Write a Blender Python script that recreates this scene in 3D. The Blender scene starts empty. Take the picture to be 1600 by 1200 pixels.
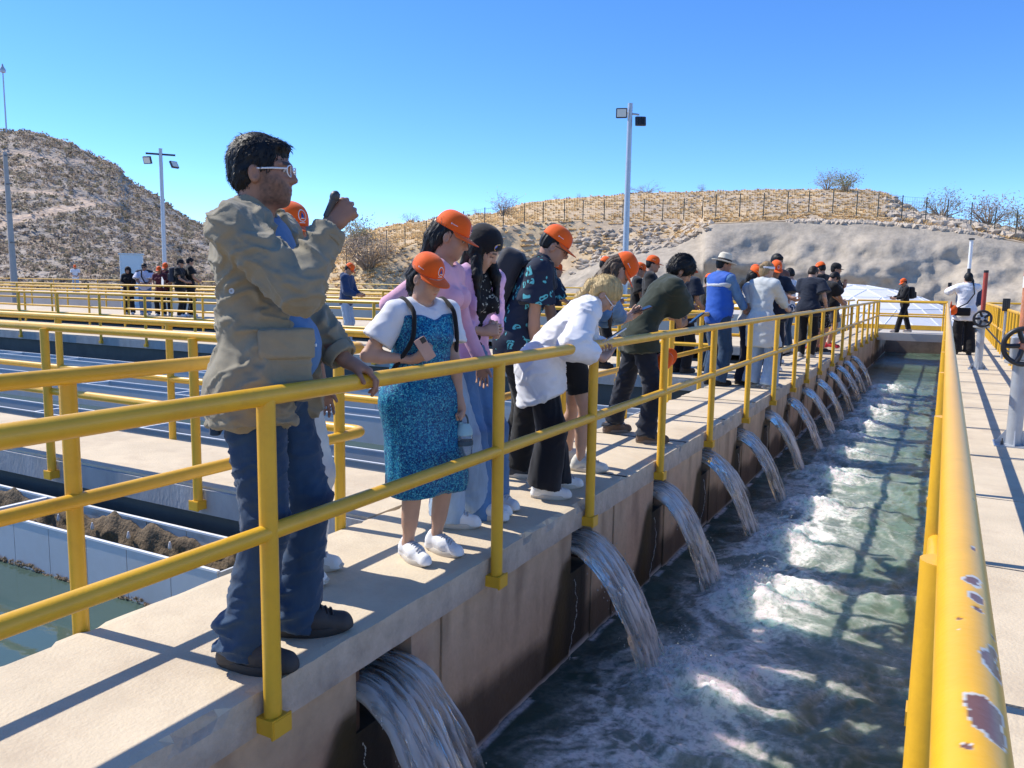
import bpy, bmesh, math, random
import numpy as np
from mathutils import Matrix, Vector
sc = bpy.context.scene
COL = sc.collection
random.seed(7); rng = np.random.default_rng(11)
R_ = math.radians
# ---------------------------------------------------------------- camera
EYE = 1.32
def cam_axes():
    f = 1240.0
    d = lambda p: np.array([(p[0]-800)/f, (p[1]-600)/f, 1.0])
    Y = d((1480, 455)); Y /= np.linalg.norm(Y)
    m = d((-1506, 409)); m /= np.linalg.norm(m)
    m = m - Y*m.dot(Y); m /= np.linalg.norm(m)
    X = -m
    return np.stack([X, Y, np.cross(X, Y)])
CR = cam_axes()
cam = bpy.data.cameras.new('camera'); cam.lens = 27.9; cam.sensor_width = 36
cam.clip_start = 0.05; cam.clip_end = 6000
co = bpy.data.objects.new('camera', cam); COL.objects.link(co)
M4 = Matrix.Identity(4)
for r in range(3):
    M4[r][0] = CR[r, 0]; M4[r][1] = -CR[r, 1]; M4[r][2] = -CR[r, 2]
M4[2][3] = EYE
co.matrix_world = M4
sc.camera = co
# ---------------------------------------------------------------- sky, sun, exposure
SUN_EL = R_(47.5)
sun_to = Vector((-math.cos(SUN_EL)*math.cos(R_(5)), -math.cos(SUN_EL)*math.sin(R_(5)), math.sin(SUN_EL)))
w = bpy.data.worlds.new('World'); sc.world = w; w.use_nodes = True
nt = w.node_tree
bg = nt.nodes['Background']
sky = nt.nodes.new('ShaderNodeTexSky'); sky.sky_type = 'NISHITA'; sky.sun_disc = False
sky.sun_elevation = SUN_EL
sky.sun_rotation = math.atan2(sun_to.x, sun_to.y)
sky.altitude = 1800; sky.air_density = 0.8; sky.dust_density = 0.0; sky.ozone_density = 5.0
hs_ = nt.nodes.new('ShaderNodeHueSaturation'); hs_.inputs['Saturation'].default_value = 1.18; hs_.inputs['Hue'].default_value = .505
nt.links.new(sky.outputs[0], hs_.inputs['Color']); nt.links.new(hs_.outputs[0], bg.inputs[0]); bg.inputs[1].default_value = 0.15
sun = bpy.data.lights.new('sun', 'SUN'); sun.energy = 3.35; sun.angle = R_(0.5); sun.color = (1, .94, .84)
so = bpy.data.objects.new('sun', sun); COL.objects.link(so)
so.rotation_euler = sun_to.to_track_quat('Z', 'Y').to_euler()
sc.view_settings.view_transform = 'Standard'; sc.view_settings.look = 'None'
sc.view_settings.exposure = 0.86; sc.view_settings.gamma = 1
sc.view_settings.use_curve_mapping = False
sc.cycles.max_bounces = 8; sc.cycles.transparent_max_bounces = 12
# ---------------------------------------------------------------- helpers
def ray(px, py):
    v = CR @ np.array([(px-800)/1240.0, (py-600)/1240.0, 1.0]); return v
def at_r(px, py, r):
    v = ray(px, py); t = r/math.hypot(v[0], v[1]); return np.array([v[0]*t, v[1]*t, EYE+v[2]*t])

def hash3(i):
    i = i.astype(np.int64)
    n = (i[..., 0]*374761393 + i[..., 1]*668265263 + i[..., 2]*2147483647) & 0xffffffff
    n = ((n ^ (n >> 13))*1274126177) & 0xffffffff
    n = ((n ^ (n >> 16))*2246822519) & 0xffffffff
    return ((n ^ (n >> 15)) & 0xffff)/32767.5-1.0
def vnoise(p):
    p = np.asarray(p, dtype=np.float64)
    i = np.floor(p); f = p-i; u = f*f*(3-2*f); i = i.astype(np.int64)
    res = 0
    for dx in (0, 1):
        wx = u[..., 0] if dx else 1-u[..., 0]
        for dy in (0, 1):
            wy = u[..., 1] if dy else 1-u[..., 1]
            for dz in (0, 1):
                wz = u[..., 2] if dz else 1-u[..., 2]
                res = res+wx*wy*wz*hash3(i+np.array([dx, dy, dz]))
    return res
def fbm(p, o=4, g=.5):
    p = np.asarray(p, dtype=np.float64); a = 1.0; s = 0; t = 0
    for k in range(o):
        s = s+a*vnoise(p*(2.03**k)+17.3*k); t += a; a *= g
    return s/t
def sstep(a, b, x):
    t = np.clip((x-a)/(b-a), 0, 1); return t*t*(3-2*t)

def np_mesh(name, V, F, smooth=True, cols=None):
    """V (n,3); F list of index arrays, each (m,k)"""
    me = bpy.data.meshes.new(name)
    V = np.asarray(V, dtype=np.float32)
    if isinstance(F, np.ndarray): F = [F]
    F = [np.asarray(f, dtype=np.int32) for f in F if len(f)]
    me.vertices.add(len(V)); me.vertices.foreach_set('co', V.ravel())
    tot = sum(f.size for f in F); npoly = sum(len(f) for f in F)
    me.loops.add(tot); me.loops.foreach_set('vertex_index', np.concatenate([f.ravel() for f in F]))
    me.polygons.add(npoly)
    st = []; o = 0
    for f in F:
        st.append(o+np.arange(len(f))*f.shape[1]); o += f.size
    me.polygons.foreach_set('loop_start', np.concatenate(st).astype(np.int32))
    me.polygons.foreach_set('use_smooth', np.full(npoly, smooth))
    me.update(calc_edges=True); me.validate()
    if cols is not None:
        a = me.color_attributes.new('Col', 'FLOAT_COLOR', 'POINT')
        c = np.ones((len(V), 4), dtype=np.float32); c[:, :cols.shape[1]] = cols
        a.data.foreach_set('color', c.ravel())
    return me
def obj(name, me, m=None, parent=None, loc=None, mat4=None):
    o = bpy.data.objects.new(name, me); COL.objects.link(o)
    if m is not None and len(me.materials) == 0: me.materials.append(m)
    if parent: o.parent = parent
    if loc is not None: o.location = loc
    if mat4 is not None: o.matrix_local = mat4
    return o
def tag(o, label=None, cat=None, group=None, kind=None):
    if label: o['label'] = label
    if cat: o['category'] = cat
    if group: o['group'] = group
    if kind: o['kind'] = kind
    return o
def thing(name, label, cat, loc=(0, 0, 0), rz=0, group=None):
    o = bpy.data.objects.new(name, None); COL.objects.link(o); o.empty_display_size = .1
    o.location = loc; o.rotation_euler = (0, 0, rz)
    return tag(o, label, cat, group)

class MB:
    """collects simple solids into one mesh"""
    def __init__(s): s.v = []; s.f = []; s.n = 0
    def add(s, V, F):
        V = np.asarray(V, float); s.v.append(V)
        for f in F: s.f.append([i+s.n for i in f])
        s.n += len(V); return s
    def box(s, c, size, R=None, bev=0.0):
        hx, hy, hz = [q/2 for q in size]
        if bev <= 0:
            V = np.array([[x, y, z] for x in (-hx, hx) for y in (-hy, hy) for z in (-hz, hz)])
            F = [(0, 1, 3, 2), (4, 6, 7, 5), (0, 4, 5, 1), (2, 3, 7, 6), (0, 2, 6, 4), (1, 5, 7, 3)]
        else:
            b = bev; prof = []
            for sx, sy, in ((1, 1), (-1, 1), (-1, -1), (1, -1)):
                a0 = math.atan2(sy, sx)-math.pi/4
                for k in range(3):
                    a = a0+k*math.pi/4
                    prof.append((sx*(hx-b)+b*math.cos(a), sy*(hy-b)+b*math.sin(a)))
            prof = np.array(prof); n = len(prof); V = []
            sh = min(hx, hy); k2 = 1-b/sh*0.6
            for z, k in ((-hz, k2), (-hz+b*.7, 1), (hz-b*.7, 1), (hz, k2)):
                V += [[p[0]*k, p[1]*k, z] for p in prof]
            V = np.array(V); F = []
            for L in range(3):
                for i in range(n):
                    j = (i+1) % n; F.append((L*n+i, L*n+j, (L+1)*n+j, (L+1)*n+i))
            F.append(tuple(range(n-1, -1, -1))); F.append(tuple(3*n+i for i in range(n)))
        if R is not None: V = V @ np.asarray(R).T
        return s.add(V+np.asarray(c), F)
    def tube(s, pts, r, n=12, cap=True, r2=None):
        P = np.asarray(pts, float); m = len(P)
        T = np.gradient(P, axis=0); T /= np.linalg.norm(T, axis=1)[:, None]
        up = np.array([0, 0, 1.0]) if abs(T[0][2]) < .9 else np.array([1.0, 0, 0])
        N = np.cross(up, T[0]); N /= np.linalg.norm(N); V = []
        for i in range(m):
            N = N-T[i]*N.dot(T[i]); N /= np.linalg.norm(N); B = np.cross(T[i], N)
            rr = r if r2 is None else r+(r2-r)*i/(m-1)
            if hasattr(r, '__len__'): rr = r[i]
            for k in range(n):
                a = 2*math.pi*k/n; V.append(P[i]+rr*(math.cos(a)*N+math.sin(a)*B))
        F = []
        for i in range(m-1):
            for k in range(n):
                j = (k+1) % n; F.append((i*n+k, i*n+j, (i+1)*n+j, (i+1)*n+k))
        if cap: F.append(tuple(range(n-1, -1, -1))); F.append(tuple((m-1)*n+k for k in range(n)))
        return s.add(V, F)
    def lathe(s, prof, n=24, c=(0, 0, 0), R=None):
        V = []; m = len(prof)
        for r, z in prof:
            for k in range(n):
                a = 2*math.pi*k/n; V.append((r*math.cos(a), r*math.sin(a), z))
        V = np.array(V)
        if R is not None: V = V @ np.asarray(R).T
        F = []
        for i in range(m-1):
            for k in range(n):
                j = (k+1) % n; F.append((i*n+k, i*n+j, (i+1)*n+j, (i+1)*n+k))
        F.append(tuple(range(n-1, -1, -1))); F.append(tuple((m-1)*n+k for k in range(n)))
        return s.add(V+np.asarray(c), F)
    def mesh(s, name='m', smooth=False):
        me = bpy.data.meshes.new(name)
        me.from_pydata(np.concatenate(s.v).tolist(), [], s.f); me.update()
        if smooth:
            me.polygons.foreach_set('use_smooth', [True]*len(me.polygons))
            try: me.set_sharp_from_angle(angle=R_(40))
            except Exception: pass
        return me
    def build(s, name, m, parent=None, smooth=False, loc=None):
        return obj(name, s.mesh(name, smooth), m, parent, loc)

# ---------------------------------------------------------------- materials
def mat(name, col, rough=.7, metal=0., var=0., vscale=4., bump=0., bscale=60., spec=.5, attr=False,
        dirt=None, dscale=1.5, damt=.5, stretch=(1, 1, 1), coat=0., bdist=.01, sheen=0., fold=0., fscale=8.):
    m = bpy.data.materials.new(name); m.use_nodes = True
    N = m.node_tree.nodes; L = m.node_tree.links; b = N['Principled BSDF']
    b.inputs['Roughness'].default_value = rough; b.inputs['Metallic'].default_value = metal
    b.inputs['Specular IOR Level'].default_value = spec
    if coat: b.inputs['Coat Weight'].default_value = coat
    if sheen: b.inputs['Sheen Weight'].default_value = sheen
    tc = N.new('ShaderNodeTexCoord'); mp = N.new('ShaderNodeMapping'); mp.inputs['Scale'].default_value = stretch
    L.new(tc.outputs['Object'], mp.inputs[0])
    src = None
    if attr:
        a = N.new('ShaderNodeVertexColor'); a.layer_name = 'Col'; src = a.outputs['Color']
    else:
        rgb = N.new('ShaderNodeRGB'); rgb.outputs[0].default_value = (*col, 1); src = rgb.outputs[0]
    if var:
        n = N.new('ShaderNodeTexNoise'); n.inputs['Scale'].default_value = vscale; n.inputs['Detail'].default_value = 6
        n.inputs['Roughness'].default_value = .65
        L.new(mp.outputs[0], n.inputs['Vector'])
        mr = N.new('ShaderNodeMapRange'); mr.inputs[1].default_value = .25; mr.inputs[2].default_value = .75
        mr.inputs[3].default_value = 1-var; mr.inputs[4].default_value = 1+var
        L.new(n.outputs[0], mr.inputs[0])
        mx = N.new('ShaderNodeMix'); mx.data_type = 'RGBA'; mx.blend_type = 'MULTIPLY'; mx.inputs[0].default_value = 1
        L.new(src, mx.inputs[6]); L.new(mr.outputs[0], mx.inputs[7]); src = mx.outputs[2]
    if dirt:
        n = N.new('ShaderNodeTexNoise'); n.inputs['Scale'].default_value = dscale; n.inputs['Detail'].default_value = 8
        n.inputs['Roughness'].default_value = .7
        L.new(mp.outputs[0], n.inputs['Vector'])
        mr = N.new('ShaderNodeMapRange'); mr.inputs[1].default_value = .48; mr.inputs[2].default_value = .72
        mr.inputs[3].default_value = 0; mr.inputs[4].default_value = damt
        L.new(n.outputs[0], mr.inputs[0])
        mx = N.new('ShaderNodeMix'); mx.data_type = 'RGBA'
        L.new(mr.outputs[0], mx.inputs[0]); L.new(src, mx.inputs[6]); mx.inputs[7].default_value = (*dirt, 1); src = mx.outputs[2]
    L.new(src, b.inputs['Base Color'])
    if bump:
        n = N.new('ShaderNodeTexNoise'); n.inputs['Scale'].default_value = bscale; n.inputs['Detail'].default_value = 5
        L.new(mp.outputs[0], n.inputs['Vector'])
        bp = N.new('ShaderNodeBump'); bp.inputs['Strength'].default_value = bump; bp.inputs['Distance'].default_value = bdist
        L.new(n.outputs[0], bp.inputs['Height']); L.new(bp.outputs[0], b.inputs['Normal'])
        if fold:
            m2 = N.new('ShaderNodeMapping'); m2.inputs['Scale'].default_value = (1, 1, 1.5); m2.inputs['Rotation'].default_value = (.5, .4, .3); L.new(tc.outputs['Object'], m2.inputs[0])
            n2 = N.new('ShaderNodeTexNoise'); n2.noise_type = 'RIDGED_MULTIFRACTAL'; n2.inputs['Scale'].default_value = fscale; n2.inputs['Detail'].default_value = 2.5; n2.inputs['Roughness'].default_value = .45; n2.inputs['Distortion'].default_value = .6
            L.new(m2.outputs[0], n2.inputs['Vector'])
            b2 = N.new('ShaderNodeBump'); b2.inputs['Strength'].default_value = fold; b2.inputs['Distance'].default_value = .012
            L.new(n2.outputs[0], b2.inputs['Height']); L.new(bp.outputs[0], b2.inputs['Normal']); L.new(b2.outputs[0], b.inputs['Normal'])
    return m
M = {}
M['yellow'] = mat('yellow_paint', (.74, .41, .025), .38, var=.10, vscale=3, bump=.06, bscale=90, dirt=(.45, .22, .03), dscale=7, damt=.35)
M['yellow_far'] = mat('yellow_paint_worn', (.74, .42, .06), .45, var=.12, vscale=2, dirt=(.7, .5, .2), dscale=4, damt=.4)
M['deck'] = mat('deck_concrete', (.60, .50, .36), .92, var=.13, vscale=2.3, bump=.35, bscale=70, dirt=(.42, .33, .235), dscale=1.9, damt=.7)
M['slabside'] = mat('rough_concrete', (.52, .42, .32), .95, var=.22, vscale=9, bump=.7, bscale=45, dirt=(.2, .17, .14), dscale=5, damt=.5)
M['tankwall_dark'] = mat('shade_tank_wall', (.09, .09, .085), .8, var=.2, vscale=3)  # base colour darkened to paint the shade in the gap behind the trough
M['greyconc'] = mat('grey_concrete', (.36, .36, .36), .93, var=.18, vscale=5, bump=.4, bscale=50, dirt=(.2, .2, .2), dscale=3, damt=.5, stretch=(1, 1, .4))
M['farconc'] = mat('pale_concrete', (.50, .46, .41), .93, var=.12, vscale=.8)
M['joint'] = mat('joint_filler', (.05, .045, .04), .95)
M['rust'] = mat('rusty_steel', (.13, .065, .035), .85, var=.4, vscale=12, bump=.6, bscale=60, dirt=(.02, .02, .02), dscale=6, damt=.8)
M['trough'] = mat('blue_grey_steel', (.52, .54, .56), .5, var=.06, vscale=2, dirt=(.42, .40, .36), dscale=3, damt=.35)
M['troughin'] = mat('stained_steel', (.52, .49, .45), .8, var=.12, vscale=4, dirt=(.19, .13, .075), dscale=3, damt=.8, stretch=(1, 1, 2))
M['sludge'] = mat('dry_algae', (.17, .12, .07), .95, var=.5, vscale=30, bump=1, bscale=50)
M['white'] = mat('white_paint', (.78, .78, .78), .45, var=.05)
M['galv'] = mat('galvanised_steel', (.42, .45, .49), .42, metal=.35, var=.10, vscale=9, dirt=(.30, .30, .30), dscale=4, damt=.4)
M['blackiron'] = mat('black_iron', (.018, .018, .02), .4, var=.2)
M['rustred'] = mat('red_primer', (.40, .055, .035), .6, var=.2, vscale=10, dirt=(.16, .07, .04), dscale=8, damt=.7)
M['rustor'] = mat('rusted_orange_paint', (.48, .17, .08), .75, var=.3, vscale=14, dirt=(.5, .45, .42), dscale=9, damt=.7)
M['steelpole'] = mat('pole_steel', (.50, .52, .55), .4, metal=.4, var=.05)
M['lampglass'] = mat('lamp_lens', (.75, .75, .68), .2)
M['darkmetal'] = mat('dark_metal', (.05, .05, .055), .5)
M['conpole'] = mat('concrete_pole', (.40, .39, .37), .9, var=.1)
# ================================================================ ground, decks, channel
WZ = -.98; XE = -1.86; XL = -2.78
def struct(name, me, m, **k):
    return tag(obj(name, me, m, **k), kind='structure')
def bumpy_box(x0, x1, y0, y1, z0, z1, step, amp=.006, chip=0.0, seed=0, edges='r'):
    """slab as grid-skinned box with uneven edges; the top stays near flat"""
    nx = max(2, int((x1-x0)/step)+1); ny = max(2, int((y1-y0)/step)+1); nz = 4
    xs = np.linspace(x0, x1, nx); ys = np.linspace(y0, y1, ny); zs = np.linspace(z1, z0, nz)
    V = []; F = []
    def grid(P, flip):
        a, b = P.shape[:2]; o = sum(len(v) for v in V)
        V.append(P.reshape(-1, 3)); I = (np.arange(a*b).reshape(a, b)+o)
        q = np.stack([I[:-1, :-1], I[1:, :-1], I[1:, 1:], I[:-1, 1:]], -1).reshape(-1, 4)
        F.append(q[:, ::-1] if flip else q)
    X, Y = np.meshgrid(xs, ys, indexing='ij')
    grid(np.stack([X, Y, np.full_like(X, z1)], -1), False)
    grid(np.stack([X, Y, np.full_like(X, z0)], -1), True)
    Y, Z = np.meshgrid(ys, zs, indexing='ij')
    grid(np.stack([np.full_like(Y, x1), Y, Z], -1), True); grid(np.stack([np.full_like(Y, x0), Y, Z], -1), False)
    X, Z = np.meshgrid(xs, zs, indexing='ij')
    grid(np.stack([X, np.full_like(X, y0), Z], -1), True); grid(np.stack([X, np.full_like(X, y1), Z], -1), False)
    P = np.concatenate(V)
    dx = np.minimum(x1-P[:, 0], 9 if 'r' in edges else 99)
    dl = P[:, 0]-x0
    e = np.minimum(dx, dl)
    n1 = fbm(np.c_[P[:, 0]*0+seed, P[:, 1]*6, P[:, 2]*8], 4)
    n2 = np.maximum(fbm(np.c_[P[:, 0]*0+seed+5, P[:, 1]*9, P[:, 2]*0], 4)-.12, 0)
    near = e < 1e-4
    sgn = np.where(dx < dl, -1, 1)
    P[near, 0] += sgn[near]*(amp*(1+n1[near]))
    corner = near & (P[:, 2] > z1-1e-4)
    P[corner, 0] += sgn[corner]*chip*n2[corner]*2; P[corner, 2] -= chip*(n2[corner]*2.2+.12)
    return np_mesh('slab', P, F, smooth=False)
# ground sheet well below the tanks, out to the horizon
me = bpy.data.meshes.new('ground'); s = 4000
me.from_pydata([(-s, -s, -3.2), (s, -s, -3.2), (s, s, -3.2), (-s, s, -3.2)], [], [(0, 1, 2, 3)])
M['dirt'] = mat('dry_dirt', (.33, .25, .17), .95, var=.2, vscale=.05)
struct('ground', me, M['dirt'])
# main walkway deck
wk = struct('walkway', bumpy_box(XL, XE, -4, 30.2, -.15, 0, .04, .008, .034, 1), M['deck'])
wk.data.materials.append(M['slabside'])
nz = np.zeros(len(wk.data.polygons)*3, dtype=np.float32); wk.data.polygons.foreach_get('normal', nz)
nz = nz.reshape(-1, 3)
cz = np.zeros(len(wk.data.polygons)*3, dtype=np.float32); wk.data.polygons.foreach_get('center', cz); cz = cz.reshape(-1, 3)
wk.data.polygons.foreach_set('material_index', ((cz[:, 2] < -.012)).astype(np.int32))
for y in (5.15, 6.6, 7.98, 9.4, 10.9, 12.3, 13.8, 15.3, 16.8, 18.3, 19.8, 21.3, 22.8, 24.3, 25.8):
    obj('joint', MB().box((-2.32, y, .0015), (.90, .012, .005)).mesh(), M['joint'], wk)
# right walkway of separate slabs
rw = thing('walkway', None, None); rw['kind'] = 'structure'
y = -3.05; ys = []
while y < 29.5:
    ys.append(y); y += 1.485
for k, y0 in enumerate(ys):
    m_ = bumpy_box(.06, 1.12, y0+.009, y0+1.476, -.16, 0, .09, .003, .004, 20+k)
    obj('slab', m_, M['deck'], rw)
obj('bed', MB().box((.59, 13.2, -.19), (1.02, 32.5, .05)).mesh(), M['joint'], rw)
# channel walls; openings for the jets
JY = [2.455, 4.46, 5.97, 7.40, 8.79, 10.36, 11.86, 13.22, 14.70, 16.16, 17.58, 19.0, 20.42]
JW = [.36, .33, .33]+[.33]*10
ZO = -.44
wall = thing('channel_wall', None, None); wall['kind'] = 'structure'
def wall_cols(P):
    base = np.array([.56, .40, .25]); n = fbm(P*np.array([1, 3, 1.2]), 4)
    n2 = fbm(P*np.array([1, 14, 1.5])+9, 3)
    c = np.tile(base, (len(P), 1))*(1+.22*n[:, None]+.14*n2[:, None])
    pinkish = sstep(.1, .5, fbm(P*np.array([1, 2, 2])+40, 3))[:, None]
    c = c*(1-pinkish*.5)+np.array([.52, .31, .20])*pinkish*.5
    wet = np.zeros(len(P)); alg = np.zeros(len(P))
    for jy, jw in zip(JY, JW):
        d = P[:, 1]-(jy-jw*.2); z = P[:, 2]
        half = .18+(-.30-z)*.52+.05*fbm(np.c_[P[:, 1]*4, z*5, z*0+jy], 3)
        left = sstep(half+.06, half-.03, -d)*(d <= 0)
        right = sstep(.24, .12, d)*(d > 0)
        wk_ = np.maximum(left, right)*sstep(-.30, -.37, z+.03*n2)
        wet = np.maximum(wet, wk_)
        alg = np.maximum(alg, np.exp(-((d+.14+.25*(-.3-z))/.10)**2)*wk_)
    band = sstep(-.62, -.74, P[:, 2]+.11*fbm(np.c_[P[:, 1]*3, P[:, 1]*0, P[:, 1]*0], 4))
    wet = np.maximum(wet, band*.85)
    c = c*(1-wet[:, None])+np.array([.045, .032, .020])*wet[:, None]*(1+.6*n2[:, None])
    c = c*(1-.55*alg[:, None])+np.array([.10, .065, .012])*.55*alg[:, None]
    sk_ = sstep(.12, .5, fbm(np.c_[P[:, 0]*0, P[:, 1]*11, P[:, 2]*1.1]+61, 3))*sstep(-.95, -.2, P[:, 2]+.3*n)*.45
    c = c*(1-sk_[:, None])+np.array([.16, .10, .055])*sk_[:, None]
    foam = sstep(WZ+.022, WZ+.008, P[:, 2]+.012*n2)[:, None]
    return np.clip(c*(1-foam)+np.array([.6, .58, .55])*foam, 0, 1)
M['wall'] = mat('stained_wall', (.3, .2, .14), .8, attr=True, var=.12, vscale=14, bump=.5, bscale=38)
def wall_panel(y0, y1, z0, z1, xf, thick=.30):
    ny = max(2, int((y1-y0)/.038)); nz = max(2, int((z1-z0)/.038))
    Y, Z = np.meshgrid(np.linspace(y0, y1, ny), np.linspace(z0, z1, nz), indexing='ij')
    P = np.stack([np.full_like(Y, xf), Y, Z], -1).reshape(-1, 3)
    P[:, 0] += .006*fbm(P*4, 3)
    I = np.arange(ny*nz).reshape(ny, nz)
    q = np.stack([I[:-1, :-1], I[1:, :-1], I[1:, 1:], I[:-1, 1:]], -1).reshape(-1, 4)
    # side and bottom returns
    o = len(P); ring = np.concatenate([I[:, 0], I[-1, 1:], I[-2::-1, -1], I[0, -2:0:-1]])
    B = P[ring].copy(); B[:, 0] = xf-thick
    n = len(ring); k = np.arange(n); k2 = (k+1) % n
    q2 = np.stack([ring[k], o+k, o+k2, ring[k2]], -1)
    V = np.concatenate([P, B])
    return np_mesh('wall_panel', V, [q, q2], smooth=False, cols=wall_cols(V))
XWALL = XE-.035
edges = [-4.0]
for jy, jw in zip(JY, JW): edges += [jy-jw/2, jy+jw/2]
edges.append(33)
ZB = -1.5
for i in range(0, len(edges), 2):
    a, b = edges[i], edges[i+1]
    if b-a > 6:
        n = int((b-a)/1.5); cut = list(np.linspace(a, b, n+1))
    elif i == 2: cut = [a, a+.22, a+.76, b]
    elif b-a > .9: cut = [a, a+(b-a)*.30, b]
    else: cut = [a, b]
    for y0, y1 in zip(cut[:-1], cut[1:]):
        off = rng.uniform(-.006, .006)
        obj('panel', wall_panel(y0+(.004 if y0 != a else 0), y1, ZB, -.15, XWALL+off), M['wall'], wall)
for jy, jw in zip(JY, JW):
    obj('sill', wall_panel(jy-jw/2, jy+jw/2, ZB, ZO, XWALL-.012), M['wall'], wall)
    b = MB().box((XWALL-.27, jy-jw/2+.018, -.30), (.28, .03, .29)).box((XWALL-.05, jy-jw/2+.02, -.34), (.05, .045, .36))
    b.box((XWALL-.19, jy, -.175), (.3, jw, .03)).box((XWALL-.24, jy+jw/2-.012, -.30), (.30, .02, .28)).box((XWALL-.42, jy, -.30), (.02, jw, .28))
    b.build('gate_guide', M['rust'], wall)
# right channel wall, end wall, far cross slab
W2 = np_mesh('w', *[np.array([[.075, -4, ZB], [.075, 33, ZB], [.075, 33, -.2], [.075, -4, -.2]]), np.array([[0, 3, 2, 1]])])
M['rwall'] = mat('brown_concrete', (.26, .18, .13), .85, var=.3, vscale=3, bump=.4, bscale=20, dirt=(.08, .06, .04), dscale=2, damt=.7)
struct('channel_wall', MB().box((.20, 14.5, -.85), (.26, 37, 1.3)).mesh(), M['rwall'])
struct('channel_end_wall', MB().box((-.9, 33.2, -.8), (3, .4, 1.3)).mesh(), M['rwall'])
struct('bridge_slab', bumpy_box(-1.85, .055, 27.6, 30.1, -.24, -.003, .12, .004, .006, 77), M['farconc'])
# ---------------------------------------------------------------- channel water
def foam_land(X, Y):
    f = np.zeros_like(X)
    for jy in JY:
        a = 1.0
        f = np.maximum(f, a*np.exp(-(((X+1.10)/.36)**2+((Y-jy+.05)/.42)**2)))
    return f
def water_z(X, Y):
    P = np.stack([X, Y, X*0], -1)
    rough = 1-sstep(20.5, 23.0, Y)
    q = np.stack([fbm(P*1.3+3, 2), fbm(P*1.3+11, 2), X*0], -1)*.45
    P2 = (P+q)*np.array([1.0, 1.35, 1])
    z = (.035*fbm(P2*2.0, 3)+.030*(1-2*np.abs(fbm(P2*3.4+7, 3)))+.014*fbm(P2*9, 3))*(.22+.78*rough)
    land = foam_land(X, Y)
    z += land*(.07+.10*np.maximum(fbm(P*7+2, 3), -.3)+.05*np.abs(fbm(P*19+2, 2)))
    z += .008*fbm(np.stack([X*3, Y*9, X*0], -1), 2)*(1-rough)
    calm = np.exp(-((X+1.86)/.42)**2)
    return WZ+z*(1-.6*calm*(1-land))
nx = 130; yy = [.2]
while yy[-1] < 33: yy.append(yy[-1]+max(.009, .0042*yy[-1]))
yy = np.array(yy); xx = np.linspace(XE-.06, .075, nx)
X, Y = np.meshgrid(xx, yy, indexing='ij')
Z = water_z(X, Y)
P = np.stack([X, Y, Z], -1).reshape(-1, 3)
I = np.arange(X.size).reshape(X.shape)
q = np.stack([I[:-1, :-1], I[1:, :-1], I[1:, 1:], I[:-1, 1:]], -1).reshape(-1, 4)
# foam mask: warped, stringy, thick round the plunge points
P0 = np.stack([X, Y, X*0], -1)
wq = np.stack([fbm(P0*1.6+3, 3), fbm(P0*1.6+23, 3), X*0], -1)
PW = P0+wq*.42
cell = 1-np.abs(fbm(PW*np.array([3.4, 2.6, 1]), 4))*2.6
fine = 1-np.abs(fbm(PW*np.array([9, 7, 1])+31, 4))*2.3
patch = fbm(PW*1.4+60, 3)
land = foam_land(X, Y)
rough = 1-sstep(20.5, 23.5, Y)
wide = np.exp(-((X+.95)/.55)**2)
calm = np.exp(-((X+1.86)/.33)**2)*(1-np.clip(land*2, 0, 1))
veil = sstep(-.25, .55, fbm(PW*np.array([1.9, 1.5, 1])+90, 5))
fo = sstep(.35, 1.0, cell)*(.42+.55*patch+.42*wide)+sstep(.45, 1.05, fine)*(.34+.5*patch+.30*wide)+land*.95+.14*wide+.13*veil
fo = fo*rough*(1-.93*calm)*(1-.62*sstep(-1.0, -.5, X)*(1-land))*(1-.60*sstep(6, 13, Y)*(1-.5*land))
fo += .9*sstep(.035, .0, np.abs(X-XWALL-.02)-.012*fbm(P0*9, 2))*(rough*.7+.2)*(fbm(P0*6+4, 2) > -.15)
# floating foam clumps beside the wall
for cx, cy, rr in ((-1.35, 3.18, .05), (-1.24, 3.25, .035), (-1.48, 3.12, .03), (-.92, 4.62, .15), (-1.5, 3.3, .02), (-1.3, 3.0, .03)):
    fo = np.maximum(fo, sstep(1.25, .75, np.hypot(X-cx, (Y-cy)*.9)/rr+.25*fbm(P0*20, 2))*.85)
fo = np.clip(fo, 0, 1)
grn = np.clip(.62*sstep(-1.75, -.75, X)*(1-.55*sstep(9, 20, Y))+.7*fbm(PW*.9+80, 3)+.04, 0, 1)
C = np.stack([fo, grn, fo*0], -1).reshape(-1, 3)
wm = np_mesh('channel_water', P, q, True, C)
mw = bpy.data.materials.new('churning_water'); mw.use_nodes = True
N = mw.node_tree.nodes; L = mw.node_tree.links; bs = N['Principled BSDF']
vc = N.new('ShaderNodeVertexColor'); vc.layer_name = 'Col'
sp = N.new('ShaderNodeSeparateColor'); L.new(vc.outputs[0], sp.inputs[0])
gx = N.new('ShaderNodeMix'); gx.data_type = 'RGBA'; gx.inputs[6].default_value = (.040, .075, .055, 1); gx.inputs[7].default_value = (.17, .25, .18, 1)
L.new(sp.outputs[1], gx.inputs[0])
tn = N.new('ShaderNodeTexNoise'); tn.inputs['Scale'].default_value = 26; tn.inputs['Detail'].default_value = 9; tn.inputs['Roughness'].default_value = .72
tc = N.new('ShaderNodeTexCoord'); L.new(tc.outputs['Object'], tn.inputs['Vector'])
mr = N.new('ShaderNodeMapRange'); mr.inputs[1].default_value = .30; mr.inputs[2].default_value = .72; mr.inputs[3].default_value = .18; mr.inputs[4].default_value = 1.75
L.new(tn.outputs[0], mr.inputs[0])
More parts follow.
